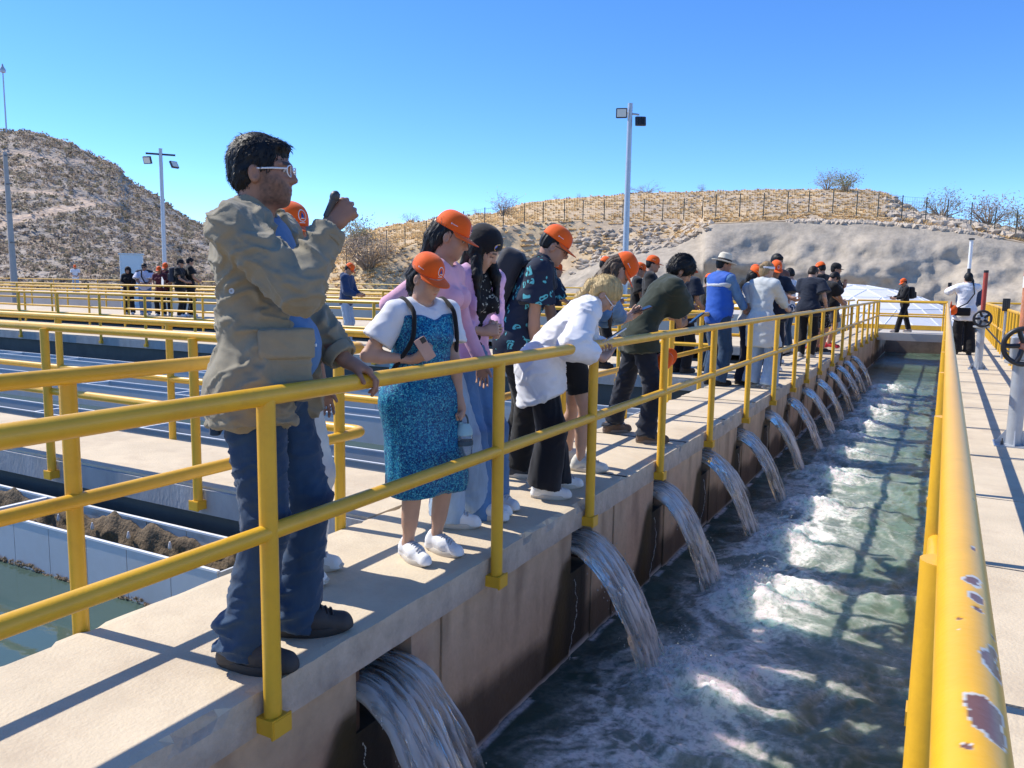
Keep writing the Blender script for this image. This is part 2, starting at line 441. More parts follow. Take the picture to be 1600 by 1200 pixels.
mu = N.new('ShaderNodeMath'); mu.operation = 'MULTIPLY'; mu.use_clamp = True; L.new(sp.outputs[0], mu.inputs[0]); L.new(mr.outputs[0], mu.inputs[1])
fx = N.new('ShaderNodeMix'); fx.data_type = 'RGBA'; L.new(mu.outputs[0], fx.inputs[0]); L.new(gx.outputs[2], fx.inputs[6]); fx.inputs[7].default_value = (.82, .82, .74, 1)
L.new(fx.outputs[2], bs.inputs['Base Color'])
rr = N.new('ShaderNodeMapRange'); rr.inputs[3].default_value = .07; rr.inputs[4].default_value = .65; L.new(mu.outputs[0], rr.inputs[0]); L.new(rr.outputs[0], bs.inputs['Roughness'])
bs.inputs['IOR'].default_value = 1.33; bs.inputs['Specular IOR Level'].default_value = .27
sw = N.new('ShaderNodeMath'); sw.operation = 'MULTIPLY_ADD'; sw.inputs[1].default_value = .5; sw.inputs[2].default_value = .45; sw.use_clamp = True; L.new(mu.outputs[0], sw.inputs[0]); L.new(sw.outputs[0], bs.inputs['Subsurface Weight']); bs.inputs['Subsurface Radius'].default_value = (.10, .17, .14); bs.inputs['Subsurface Scale'].default_value = 2.2
bp = N.new('ShaderNodeBump'); bp.inputs['Strength'].default_value = .5; bp.inputs['Distance'].default_value = .02
L.new(tn.outputs[0], bp.inputs['Height']); L.new(bp.outputs[0], bs.inputs['Normal'])
struct('channel_water', wm, mw)
# ---------------------------------------------------------------- water jets
mj = bpy.data.materials.new('falling_water'); mj.use_nodes = True
N = mj.node_tree.nodes; L = mj.node_tree.links; bs = N['Principled BSDF']
bs.inputs['Transmission Weight'].default_value = 1; bs.inputs['IOR'].default_value = 1.33; bs.inputs['Roughness'].default_value = .04
bs.inputs['Base Color'].default_value = (.86, .92, .90, 1)
df = N.new('ShaderNodeBsdfDiffuse'); df.inputs[0].default_value = (.78, .78, .72, 1)
mxs = N.new('ShaderNodeMixShader'); vc = N.new('ShaderNodeVertexColor'); vc.layer_name = 'Col'
sp = N.new('ShaderNodeSeparateColor'); L.new(vc.outputs[0], sp.inputs[0]); L.new(sp.outputs[0], mxs.inputs[0])
L.new(bs.outputs[0], mxs.inputs[1]); L.new(df.outputs[0], mxs.inputs[2]); tb = N.new('ShaderNodeBsdfTransparent'); mh = N.new('ShaderNodeMixShader'); L.new(sp.outputs[1], mh.inputs[0]); L.new(mxs.outputs[0], mh.inputs[1]); L.new(tb.outputs[0], mh.inputs[2]); L.new(mh.outputs[0], N['Material Output'].inputs[0])
def jet(k, jy, jw):
    nu, nv = (84, 50) if k < 5 else (40, 22)
    g = 9.81; v = 1.32+.05*math.sin(k*2.1)
    z0 = -.275
    T = np.linspace(-.16, .405, nu); U = np.linspace(-.5, .5, nv)
    tt, uu = np.meshgrid(T, U, indexing='ij')
    tp = np.maximum(tt, 0)
    x = XWALL-.02+v*tt; z = z0-.5*g*tp**2-.06*tt*(tt > 0)
    fall = sstep(0, .40, tp)
    wdt = jw*(1.02+.16*fall+.03*np.sin(k*1.7+tt*9))
    y = jy+uu*wdt-.03*fall
    q = np.stack([uu*8+k*7, tt*3.2+uu*0, uu*0+k], -1)
    st = fbm(q*np.array([1.6, 1.2, 1]), 4); st2 = 1-2*np.abs(fbm(q*np.array([2.8, 1.7, 1])+5, 3)); st3 = fbm(q*np.array([3.2, 7.0, 1])+9, 4)
    amp = .004+.040*fall
    d = amp*(st+.7*st2)+.014*st3*sstep(0, .15, tp)
    # front sheet normal ~ (gt, 0, v)
    nxv = g*tp/np.hypot(g*tp, v); nzv = v/np.hypot(g*tp, v)
    edge = 1-np.abs(uu*2)**4
    th = (.10*(1-.55*fall))*np.sqrt(np.clip(edge, 0, 1))*(1-.25*np.abs(st2)*fall)
    y2 = y+.05*fall*fbm(q*np.array([.6, 5, 1])+3, 3)*np.sign(uu)*np.abs(uu*2)**2
    A = np.stack([x+nxv*(d+th*.5), y2, z+nzv*(d+th*.5)], -1); B = np.stack([x+nxv*(d*.6-th*.5), y2, z+nzv*(d*.6-th*.5)], -1)
    V = np.concatenate([A.reshape(-1, 3), B.reshape(-1, 3)]); n = nu*nv
    I = np.arange(n).reshape(nu, nv); J = I+n
    Q = [np.stack([I[:-1, :-1], I[1:, :-1], I[1:, 1:], I[:-1, 1:]], -1).reshape(-1, 4),
         np.stack([J[:-1, :-1], J[:-1, 1:], J[1:, 1:], J[1:, :-1]], -1).reshape(-1, 4),
         np.stack([I[:-1, 0], J[:-1, 0], J[1:, 0], I[1:, 0]], -1), np.stack([I[:-1, -1], I[1:, -1], J[1:, -1], J[:-1, -1]], -1),
         np.stack([I[-1, :-1], J[-1, :-1], J[-1, 1:], I[-1, 1:]], -1), np.stack([I[0, :-1], I[0, 1:], J[0, 1:], J[0, :-1]], -1)]
    white = np.clip(.02+.85*sstep(.42, .85, st2+.45*st3)*(.35+.65*fall)+.5*sstep(.75, 1.0, fall)*sstep(-.1, .5, st3)+.22*sstep(.1, .5, st), 0, .85)
    hole = sstep(.10, .34, st3+.35*st+.9*(np.abs(uu*2)-.62)*(.4+fall))*sstep(.30, .85, fall)+sstep(.25, .45, fbm(q*np.array([2.2, 6, 1])+40, 3))*sstep(.62, .95, fall)
    hole = np.clip(hole, 0, 1)
    c = np.stack([np.concatenate([white.ravel()]*2), np.concatenate([hole.ravel()]*2), np.zeros(2*n)], 1)
    me = np_mesh('water_jet', V, Q, True, c)
    # flung drops beside the sheet
    dv = []; dfc = []
    return me
for k, (jy, jw) in enumerate(zip(JY, JW)):
    o = struct('water_jet', jet(k, jy, jw), mj)
# drops and thin trickles round the jets: uncountable
b = MB(); oc = np.array([[1, 0, 0], [-1, 0, 0], [0, 1, 0], [0, -1, 0], [0, 0, 1], [0, 0, -1]], float)
of = [(0, 2, 4), (2, 1, 4), (1, 3, 4), (3, 0, 4), (2, 0, 5), (1, 2, 5), (3, 1, 5), (0, 3, 5)]
for k, jy in enumerate(JY[:8]):
    for i in range(90 if k < 4 else 30):
        t = rng.uniform(.08, .4); sd = rng.choice([-1, 1]); r = rng.uniform(.0015, .0045)
        x = XWALL+1.3*t*rng.uniform(.75, 1.1); z = -.30-4.9*t*t+rng.normal(0, .02); yv = jy+sd*(.16+abs(rng.normal(0, .025)))
        b.add(oc*np.array([r, r, r*1.8])+[x, yv, max(z, WZ+.02)], of)
    for i in range(420 if k < 4 else 90):
        r = rng.uniform(.0015, .0065); x = rng.normal(-1.25, .12); yv = jy+rng.normal(0, .19)
        b.add(oc*r+[x, yv, WZ+.05+abs(rng.normal(0, .075))], of)
    for i in range(50):
        z = -.46-i*.0105; b.add(oc*np.array([.004, .004, .009])*rng.uniform(.4, 1.1)+[XWALL+.03+.02*math.sin(i*.1), jy-jw*.5-.02+.01*math.sin(i*.7), z], of)
o = obj('water_drops', b.mesh(smooth=True), mj); tag(o, 'water drops and splash flung round the falling jets', 'splash', kind='stuff')
for p_ in (o,):
    a = p_.data.color_attributes.new('Col', 'FLOAT_COLOR', 'POINT'); a.data.foreach_set('color', np.tile(np.array([.55, 0, 0, 1], dtype=np.float32), len(p_.data.vertices)))
# ---------------------------------------------------------------- settling tanks on the left
def slab_walk(x0, x1, y0, y1, thick, z=0, step=.12, seed=3):
    o = struct('cross_walkway', bumpy_box(x0, x1, y0, y1, z-thick, z, step, .004, .004, seed), M['deck'])
    return o
C1 = (3.46, 4.36); C2 = (11.35, 14.1); C3 = (16.3, 19.4)
for i, (a, b_) in enumerate((C1, C2, C3)):
    slab_walk(-45, XL-.004, a, b_, .12, -.003+(.15 if i == 2 else 0), .25, 5+i)
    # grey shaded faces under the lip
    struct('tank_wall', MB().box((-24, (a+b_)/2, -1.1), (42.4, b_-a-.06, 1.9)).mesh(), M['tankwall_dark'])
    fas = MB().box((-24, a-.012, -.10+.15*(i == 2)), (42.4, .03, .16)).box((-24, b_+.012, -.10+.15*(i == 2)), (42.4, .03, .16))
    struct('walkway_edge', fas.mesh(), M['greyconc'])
struct('tank_wall', MB().box((-2.48, 13, -1.15), (.52, 35, 1.98)).mesh(), M['greyconc'])
mt = mat('tank_water', (.06, .095, .08), .03, spec=.5, bump=.05, bscale=9, var=.15, vscale=.7)
mt.node_tree.nodes['Principled BSDF'].inputs['IOR'].default_value = 1.33
TZ = -.56
for y0, y1 in ((-6, C1[0]), (C1[1], C2[0]), (C2[1], C3[0]), (C3[1], 33)):
    struct('tank_water', np_mesh('w', np.array([[-45, y0, TZ], [XL, y0, TZ], [XL, y1, TZ], [-45, y1, TZ]]), np.array([[0, 1, 2, 3]])), mt)
def trough(y0, y1, x0, x1, label, detail=False, step=2.0):
    t = thing('collecting_trough', label, 'trough', (0, 0, 0), 0, 'steel collecting troughs in the settling tanks')
    zt = -.25; zb = -.62
    for yw, nm in ((y0, 'side_plate'), (y1, 'side_plate')):
        x = x1
        while x > x0:
            xa = max(x-step, x0)
            b = MB().box(((x+xa)/2, yw, (zt+zb)/2), (x-xa-.006, .014, zt-zb))
            obj(nm, b.mesh(), M['trough'] if yw == y0 or not detail else M['troughin'], t); x = xa
        MB().box(((x0+x1)/2, yw, zt+.004), (x1-x0, .022, .012)).build('rim', M['white'], t)
    MB().box(((x0+x1)/2, (y0+y1)/2, zb+.03), (x1-x0, y1-y0-.02, .01)).build('floor_plate', M['troughin'], t)
    MB().box((x1, (y0+y1)/2, (zt+zb)/2), (.014, y1-y0, zt-zb)).build('end_plate', M['trough'], t)
    x = x1-.33
    while x > max(x0, x1-24):
        MB().box((x, (y0+y1)/2, zt-.012), (.035, y1-y0-.016, .03)).build('strut', M['white'], t); x -= 1.9
    return t
t0 = trough(2.88, 3.30, -14, -3.35, 'nearest weir trough with brown caked algae inside, beside the man in jeans', True, .38)
# caked algae and water glints shaped as white blobs inside the nearest trough
g = 260; X, Zz = np.meshgrid(np.linspace(-9.5, -3.36, g), np.linspace(0, 1, 18), indexing='ij')
hgt = .245+.055*fbm(np.stack([X*4.5, X*0, X*0], -1), 4)+.05*np.abs(np.sin(X*8.16))**6
V = np.stack([X, 3.287-.045*(1-Zz**2)*(1+1.1*fbm(np.stack([X*9, Zz*3, X*0], -1), 4))-.008*(Zz < .98), -.55+hgt*Zz+.02*fbm(np.stack([X*15, Zz*4, X*0], -1), 3)], -1)
I = np.arange(X.size).reshape(X.shape)
q = np.stack([I[:-1, :-1], I[1:, :-1], I[1:, 1:], I[:-1, 1:]], -1).reshape(-1, 4)
tag(obj('algae_crust', np_mesh('a', V.reshape(-1, 3), q, True), M['sludge'], t0), kind='stuff')
for x in np.arange(-9.2, -3.5, .385):
    b = MB().lathe([(.002, 0), (.010, .006), (.013, .016), (.010, .034), (.005, .052), (.002, .054)], 10, (x+rng.uniform(-.02, .02), 3.232, -.375))
    b.build('water_glint', M['white'], t0, True)
b = MB()
for i in range(700):
    x = rng.uniform(-9.5, -3.4); r = rng.uniform(.004, .014)
    b.add(oc*np.array([r*1.6, r*.6, r])+[x, 2.868-rng.uniform(0, .012), TZ+.004+abs(rng.normal(0, .012))+.018*(math.sin(x*7)+math.sin(x*17))*.5], of)
tag(b.build('weed_fringe', M['sludge'], t0), kind='stuff')
pl = ['', 'first', 'second', 'third', 'fourth']
for k, y in enumerate((5.40, 7.28, 9.25)):
    trough(y, y+.42, -40, -3.3, f'blue grey trough in the second tank, {pl[k+1]} from the first crosswalk')
for k, y in enumerate((15.0,)):
    trough(y, y+.45, -42, -3.3, 'lone trough in the narrow tank beyond the second crosswalk')
for k, y in enumerate((21.5, 25.0)):
    trough(y, y+.5, -42, -3.3, ('trough in the farthest tank, the nearer of two' if k == 0 else 'trough in the farthest tank, the farther of two'))
# far platform with its retaining wall
struct('far_platform', MB().box((-46, 36, -.4), (84, 6, 1.3)).mesh(), M['farconc'])
struct('yard', MB().box((-30, 66, -1.2), (150, 56, .8)).mesh(), M['dirt'])
struct('yard', MB().box((30, 20, -1.2), (56, 60, .8)).mesh(), M['dirt'])
# ================================================================ railings
PR = .030
post_cache = {}
def railing(label, pts, posts, z=0, top=.965, mid=.53, side=(1, 0), m='yellow', group='yellow pipe railings', pr=PR, drop=.10, segs=14, bracket=True, rail_off=0, toe=False):
    t = thing('railing', label, 'railing', (0, 0, 0), 0, group)
    def corner(P):
        out = [P[0]]
        for i in range(1, len(P)-1):
            a, b, c = map(np.array, (P[i-1], P[i], P[i+1])); u = (a-b)/np.linalg.norm(a-b); v = (c-b)/np.linalg.norm(c-b)
            r = .09
            for s_ in np.linspace(0, 1, 6): out.append(tuple((1-s_)**2*(b+u*r)+2*s_*(1-s_)*b+s_*s_*(b+v*r)))
        out.append(P[-1]); return out
    for nm, h in (('top_rail', top), ('mid_rail', mid)):
        P = [(p[0], p[1], z+h) for p in corner(pts)]
        MB().tube(P, pr if nm == 'top_rail' else pr*.93, segs).build(nm, M[m], t, True)
    for (x, y, *s_) in posts:
        sd = s_[0] if s_ else side
        key = (m, round(top, 2), pr, drop)
        if key not in post_cache:
            post_cache[key] = MB().tube([(0, 0, -drop), (0, 0, 0), (0, 0, top-.01)], pr*.98, segs).mesh('post', True)
        p = obj('post', post_cache[key], M[m], t, (x, y, z))
        if bracket:
            kb = ('b', m, sd, pr, drop)
            if kb not in post_cache:
                post_cache[kb] = MB().box((-sd[0]*.02, -sd[1]*.02, -drop-.012), (.075+abs(sd[0])*.05, .075+abs(sd[1])*.05, .055)).box((sd[0]*.036, sd[1]*.036, -drop-.012), (.008 if sd[0] else .085, .008 if sd[1] else .085, .064)).mesh('bracket')
            obj('bracket', post_cache[kb], M[m], p)
    if toe: MB().box(((pts[0][0]+pts[-1][0])/2, pts[0][1], z+.09), (abs(pts[0][0]-pts[-1][0]), .012, .15)).build('toe_board', M[m], t)
    return t
py = [-1.2, .3, 1.775, 3.245, 4.40, 5.77, 7.22, 8.75, 10.3, 11.8, 13.05, 14.5, 16.2, 17.7, 19.2, 20.7, 22.2, 23.7, 25.2, 26.5, 27.35]
railing('yellow railing along the channel edge that the visitors lean on', [(-1.83, -2), (-1.83, 27.45)], [(-1.83, y) for y in py])
railing('short yellow railing across the far bridge slab at the channel end', [(-1.80, 27.5), (.02, 27.5)], [], bracket=False)
railing('yellow railing with toe board behind the man on the far bridge slab', [(-2.7, 30.0), (.05, 30.0)], [(-2.7, 30.0), (-.05, 30.0)], bracket=False, toe=True)
railing('yellow railing behind the man in the jacket, turning at the first crosswalk',
        [(-2.78, -2), (-2.78, 3.43), (-44, 3.43)],
        [(-2.80, y, (-1, 0)) for y in (.25, 1.755, 3.235)]+[(x, 3.40, (0, -1)) for x in np.arange(-4.12, -43, -1.55)], mid=.50)
railing('yellow railing round the second tank, between the first and second crosswalks',
        [(-44, 4.39), (-2.80, 4.39), (-2.80, 11.32), (-44, 11.32)],
        [(x, 4.39, (0, 1)) for x in np.arange(-4.1, -43, -1.5)]+[(-2.81, y, (-1, 0)) for y in (4.6, 6.1, 7.6, 9.1, 10.4, 11.2)]+[(x, 11.30, (0, -1)) for x in np.arange(-4.3, -43, -1.55)], mid=.50)
railing('yellow railing on the far side of the second crosswalk',
        [(-44, 14.13), (-2.80, 14.13), (-2.80, 16.2)],
        [(x, 14.13, (0, 1)) for x in np.arange(-4.3, -43, -1.55)]+[(-2.81, y, (-1, 0)) for y in (14.3, 15.8)], mid=.50)
railing('yellow railing in front of the group standing far left on the third crosswalk', [(-48, 16.28), (-4.5, 16.28)], [(x, 16.28, (0, -1)) for x in np.arange(-4.6, -46, -2.0)], z=.15, mid=.5)
railing('yellow railing behind the group standing far left on the third crosswalk', [(-48, 19.43), (-2.80, 19.43), (-2.80, 30)], [(x, 19.43, (0, 1)) for x in np.arange(-4.3, -46, -2.4)]+[(-2.81, y, (-1, 0)) for y in (20.8, 22.3, 23.8, 25.3, 26.8, 28.3)], mid=.5)
railing('farthest yellow railing on the raised platform below the left hill', [(-86, 33.1), (-6, 33.1)], [(x, 33.1, (0, -1)) for x in np.arange(-85, -6, 2.4)], z=.25, bracket=False)
# right railing: worn close top rail
def worn_tube(y0, y1, ny, na=64):
    ys = np.linspace(y0, y1, ny); A = np.linspace(0, 2*np.pi, na, endpoint=False)
    Y, T = np.meshgrid(ys, A, indexing='ij')
    V = np.stack([.045+PR*np.sin(T), Y, .94+PR*np.cos(T)], -1).reshape(-1, 3)
    I = np.arange(ny*na).reshape(ny, na); J = np.roll(I, -1, 1)
    q = np.stack([I[:-1], J[:-1], J[1:], I[1:]], -1).reshape(-1, 4)
    T2 = (T+np.pi) % (2*np.pi)-np.pi
    P = np.stack([T2*PR*26, Y*26, T2*0], -1)
    n = fbm(P*1.0, 4); n2 = fbm(P*2.6+50, 3)
    f = np.full(Y.shape, -1.0)
    spots = []
    for px, py_, rr in ((1520, 870, .013), (1518, 922, .020), (1525, 950, .015), (1527, 968, .012), (1552, 1000, .008), (1545, 1045, .026), (1552, 1028, .02), (1548, 1135, .030), (1556, 1170, .030), (1540, 1152, .024), (1509, 1192, .010), (1538, 845, .008), (1497, 985, .006), (1498, 1003, .006), (1520, 770, .005), (1521, 785, .005), (1516, 610, .010)):
        v = ray(px, py_); t = (.955-EYE)/v[2]; spots.append((v[0]*t, v[1]*t, rr))
    for sx, sy, rr in spots:
        th = np.arcsin(np.clip((sx-.045)/PR, -.95, .95))
        d = np.hypot((T2-th)*PR, (Y-sy)*(.50 if rr > .012 else .8))/(rr*.50)
        f = np.maximum(f, 1-d)
    core = f+.8*n+.45*n2
    prim = sstep(-.02, .03, core+.03); rust = sstep(.0, .04, core-.10-.35*np.maximum(vnoise(P*.7+9), 0))
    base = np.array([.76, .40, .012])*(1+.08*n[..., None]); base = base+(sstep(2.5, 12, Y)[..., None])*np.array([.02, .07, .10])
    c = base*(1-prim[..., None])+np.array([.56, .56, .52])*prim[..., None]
    c = c*(1-rust[..., None])+np.array([.17, .075, .05])*rust[..., None]
    V[:, 2] -= (prim*.0006+rust*.0005).ravel()*np.cos(T).ravel()
    return np_mesh('rail', V, q, True, np.clip(c, 0, 1).reshape(-1, 3))
M['worn'] = mat('worn_yellow_paint', (1, 1, 1), .33, attr=True, bump=.05, bscale=80)
rt = thing('railing', 'close yellow railing at the right with chipped paint and rust on its top rail', 'railing', (0, 0, 0), 0, 'yellow pipe railings')
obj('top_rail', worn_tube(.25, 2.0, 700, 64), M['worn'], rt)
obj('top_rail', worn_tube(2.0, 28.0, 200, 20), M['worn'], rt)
MB().tube([(.03, .2, .52), (.03, 28, .52)], PR*.93, 18).build('mid_rail', M['yellow'], rt, True)
pm = MB().tube([(0, 0, -.06), (0, 0, .925)], PR*.98, 18).mesh('post', True); bm_ = MB().box((0, 0, -.085), (.085, .085, .05)).mesh('bracket')
for y in (1.30, 2.84, 4.40, 5.9, 7.35, 8.85, 10.4, 11.9, 13.4, 14.9, 16.4, 17.9, 19.4, 20.9, 22.4, 23.9, 25.4, 26.9, 28):
    p = obj('post', pm, M['yellow'], rt, (.022, y, 0)); obj('bracket', bm_, M['yellow'], p)
fence_posts = [(1.10, y) for y in np.arange(7.9, 30, .75)]
railing('yellow railing on the right edge of the slab walkway behind the handwheels', [(1.10, 7.2), (1.10, 29.5), (6, 29.5)], fence_posts+[(x, 29.5) for x in (2.4, 3.7, 5)], mid=.5, drop=.06)
railing('yellow railing farther right, behind the handwheels, on the outer edge', [(6, 14), (2.15, 14), (2.15, 29)], [(2.15, y) for y in np.arange(14.2, 29, 1.1)]+[(x, 14) for x in (3.2, 4.4)], mid=.5, drop=.06)
struct('side_platform', MB().box((4.5, 22.5, -.14), (4.8, 17, .2)).mesh(), M['farconc'])
# ================================================================ sluice handwheel stands
def wheel_stand(x, y, label, big, redtop):
    RW = .150 if big else .128
    t = thing('handwheel_stand', label, 'sluice wheel', (x, y, 0), 0, 'sluice gate handwheels')
    MB().tube([(0, 0, 0), (0, 0, .72)], .060, 24).build('column', M['galv'], t, True)
    MB().box((0, 0, .006), (.30, .30, .012)).build('base_plate', M['galv'], t)
    for a in range(4):
        g = MB(); ca, sa = math.cos(a*math.pi/2), math.sin(a*math.pi/2)
        R = np.array([[ca, -sa, 0], [sa, ca, 0], [0, 0, 1]])
        V = np.array([[.05, -.004, .012], [.145, -.004, .012], [.05, -.004, .15], [.05, .004, .012], [.145, .004, .012], [.05, .004, .15]]) @ R.T
        g.add(V, [(0, 1, 2), (3, 5, 4), (0, 3, 4, 1), (1, 4, 5, 2), (2, 5, 3, 0)]); g.build('gusset', M['galv'], t)
        MB().lathe([(.012, 0), (.012, .03), (.006, .031), (.006, .055)], 6, (.125*math.cos(a*math.pi/2+.785), .125*math.sin(a*math.pi/2+.785), .012)).build('bolt', M['darkmetal'], t)
    MB().lathe([(.060, .70), (.12, .715), (.125, .72), (.125, .742), (.05, .745)], 28).build('flange', M['galv'], t, True)
    hb = MB().box((0, 0, .845), (.17, .19, .20), bev=.015); hb.build('gear_box', M['galv'], t)
    MB().lathe([(.075, 0), (.075, .02), (.05, .024), (.05, .03)], 20, (0, 0, .94)).build('gear_cap', M['galv'], t, True)
    # wheel faces the camera (-Y)
    Rw = np.array([[1, 0, 0], [0, 0, -1], [0, 1, 0]])
    rim = [(RW*math.cos(a), -.165, .87+RW*math.sin(a)) for a in np.linspace(0, 2*math.pi, 41)]
    wh = MB().tube(rim, .021, 10, cap=False).build('wheel_rim', M['blackiron'], t, True)
    for a in range(5):
        an = a*2*math.pi/5+.5
        MB().tube([(.03*math.cos(an), -.15, .87+.03*math.sin(an)), (.10*math.cos(an+.15), -.16, .87+.10*math.sin(an+.15)), (RW*math.cos(an+.1), -.165, .87+RW*math.sin(an+.1))], .020, 8).build('spoke', M['blackiron'], wh, True)
    MB().lathe([(.018, -.08), (.042, -.075), (.042, -.02), (.034, .0), (.012, .004)], 20, (0, -.165, .87), -Rw @ np.diag([1, 1, -1])).build('hub', M['rustor'] if big else M['galv'], wh, True)
    MB().tube([(.10, -.165, .76), (.10, -.225, .76)], .013, 10).build('crank_knob', M['blackiron'], wh, True)
    zt = 1.66
    if big:
        st = MB().tube([(0, .0, .93), (0, .0, 1.66)], .038, 20).build('stem_tube', M['rustor'], t, True)
        MB().tube([(0, 0, 1.36), (0, 0, 1.455)], .0395, 20).build('white_band', M['white'], st, True)
        MB().tube([(0, 0, 1.455), (0, 0, 1.74)], .0395, 20).build('red_band', M['rustred'], st, True)
    else:
        st = MB().tube([(0, .0, .93), (0, .0, 1.66)], .036, 20).build('stem_tube', M['rustred'], t, True)
        MB().tube([(0, 0, 1.64), (0, 0, 1.68)], .038, 20).build('cap_ring', M['blackiron'], st, True)
    return t
wheel_stand(.60, 8.05, 'nearest grey handwheel stand with red and white stem tube and rusty hub', True, True)
wheel_stand(.555, 15.7, 'second grey handwheel stand with dark red stem tube, beside the man in the white shirt', False, True)
MB_ = MB().tube([(0, 0, 0), (0, 0, 2.5)], .045, 14)
pt = thing('marker_pole', 'tall slim pole white above and black below, rising behind the man in the white shirt', 'pole', (.45, 23.5, 0))
MB().tube([(0, 0, 0), (0, 0, 1.9)], .04, 12).build('lower_shaft', M['blackiron'], pt, True)
MB().tube([(0, 0, 1.9), (0, 0, 2.62)], .042, 12).build('upper_shaft', M['white'], pt, True)
MB().tube([(0, 0, 2.62), (0, 0, 2.66)], .07, 12).build('pole_cap', M['blackiron'], pt, True)
for (x, y, h, lab) in ((.98, 12.6, .98, 'black control box on a short post behind the nearest handwheel'), (1.05, 18.6, .95, 'black control box on a short post behind the second handwheel')):
    t = thing('control_box', lab, 'control box', (x, y, 0), 0, 'control boxes by the handwheels')
    MB().tube([(0, 0, 0), (0, 0, h)], .022, 10).build('post', M['galv'], t, True)
    MB().box((0, 0, h+.12), (.13, .09, .25), bev=.01).build('case', M['blackiron'], t)
    for k in range(3): MB().box((-.035+.035*k, -.048, h+.12), (.008, .008, .21)).build('fin', M['darkmetal'], t)
tag(MB().tube([(.62, 15.62, .72), (.72, 15.0, .60), (.85, 13.8, .45), (.93, 12.9, .46), (.97, 12.65, .60)], .012, 8).build('power_cable', M['blackiron'], None, True),
    'black cable looping between the second handwheel and a control box', 'cable')
# ================================================================ lights and poles
def flood(t, c, yaw, pitch, s):
    cy, sy = math.cos(yaw), math.sin(yaw); cp, sp_ = math.cos(pitch), math.sin(pitch)
    R = np.array([[cy, -sy, 0], [sy, cy, 0], [0, 0, 1]]) @ np.array([[1, 0, 0], [0, cp, -sp_], [0, sp_, cp]])
    h = MB().box(c, (s, .12*s/.5, s*.86), R, bev=.02).build('floodlight', M['darkmetal'], t)
    MB().box(np.array(c)+R @ np.array([0, -.065*s/.5, 0]), (s*.80, .02, s*.66), R).build('lens', M['lampglass'], h)
    for k in range(4): MB().box(np.array(c)+R @ np.array([(-.3+.2*k)*s, .09*s/.5, 0]), (.02, .06, s*.7), R).build('cooling_fin', M['darkmetal'], h)
v = ray(977, 405); r = 34.0; f_ = r/math.hypot(v[0], v[1]); lx, ly = v[0]*f_, v[1]*f_
t = thing('light_pole', 'tall grey light pole with two square floodlights behind the olive shirt man', 'light pole', (lx, ly, -.8))
ht = 9.55
MB().tube([(0, 0, 0), (0, 0, ht)], .14, 16, r2=.10).build('pole', M['steelpole'], t, True)
MB().tube([(-.35, -.1, ht-.35), (.35, .15, ht-.45)], .04, 8).build('cross_arm', M['steelpole'], t, True)
flood(t, (-.25, -.30, ht-.42), .35, .12, .46); flood(t, (.42, .12, ht-.72), math.pi+.5, .25, .44)
v = ray(258, 425); r = 62.0; f_ = r/math.hypot(v[0], v[1]); lx, ly = v[0]*f_, v[1]*f_
t = thing('light_pole', 'grey light pole with a cross arm and two floodlights in front of the left hill', 'light pole', (lx, ly, -.8))
MB().tube([(0, 0, 0), (0, 0, 11.15)], .16, 16, r2=.12).build('pole', M['steelpole'], t, True)
ax = np.array([math.cos(.9), math.sin(.9), 0])
MB().box((0, 0, 10.75), (1.9, .12, .12), np.array([[ax[0], -ax[1], 0], [ax[1], ax[0], 0], [0, 0, 1]])).build('cross_arm', M['darkmetal'], t)
flood(t, tuple(-ax*.85+np.array([0, 0, 10.3])), -.6+.9, .3, .60); flood(t, tuple(ax*.85+np.array([0, 0, 10.1])), .9+.7, -.5, .60)
v = ray(22, 430); r = 55.0; f_ = r/math.hypot(v[0], v[1]); lx, ly = v[0]*f_, v[1]*f_
t = thing('utility_pole', 'grey concrete utility pole with short cross arms at the far left', 'utility pole', (lx, ly, -.8))
MB().tube([(0, 0, 0), (-.15, 0, 9.2)], .20, 12, r2=.11).build('pole', M['conpole'], t, True)
for z in (9.0, 7.4, 5.8, 4.1): MB().box((.25, -.1, z), (.55, .06, .07)).build('cross_arm', M['darkmetal'], t)
v = ray(16, 300); r = 240.0; f_ = r/math.hypot(v[0], v[1]); lx, ly = v[0]*f_, v[1]*f_
t = thing('antenna_mast', 'thin mast with a small dish on top of the left hill', 'mast', (lx, ly, 40))
MB().tube([(0, 0, -9), (0, 0, 11.6)], .22, 8, r2=.16).build('mast', M['steelpole'], t, True)
MB().lathe([(.1, 0), (.62, .15), (.7, .8), (.3, 1.5), (.12, 2.2)], 12, (0, 0, 11.2)).build('antenna', M['steelpole'], t, True)
v = ray(207, 440); r = 44.0; f_ = r/math.hypot(v[0], v[1]); lx, ly = v[0]*f_, v[1]*f_
t = thing('utility_cabinet', 'tall white utility cabinet behind the group at the far left', 'cabinet', (lx, ly, -.2), R_(50))
MB().box((0, 0, 1.35), (1.02, .7, 2.7), bev=.03).build('case', M['white'], t); MB().box((0, -.36, 1.4), (.85, .03, 2.4)).build('door', M['white'], t)
MB().box((0, 0, 2.72), (1.12, .8, .06)).build('roof_plate', M['white'], t)
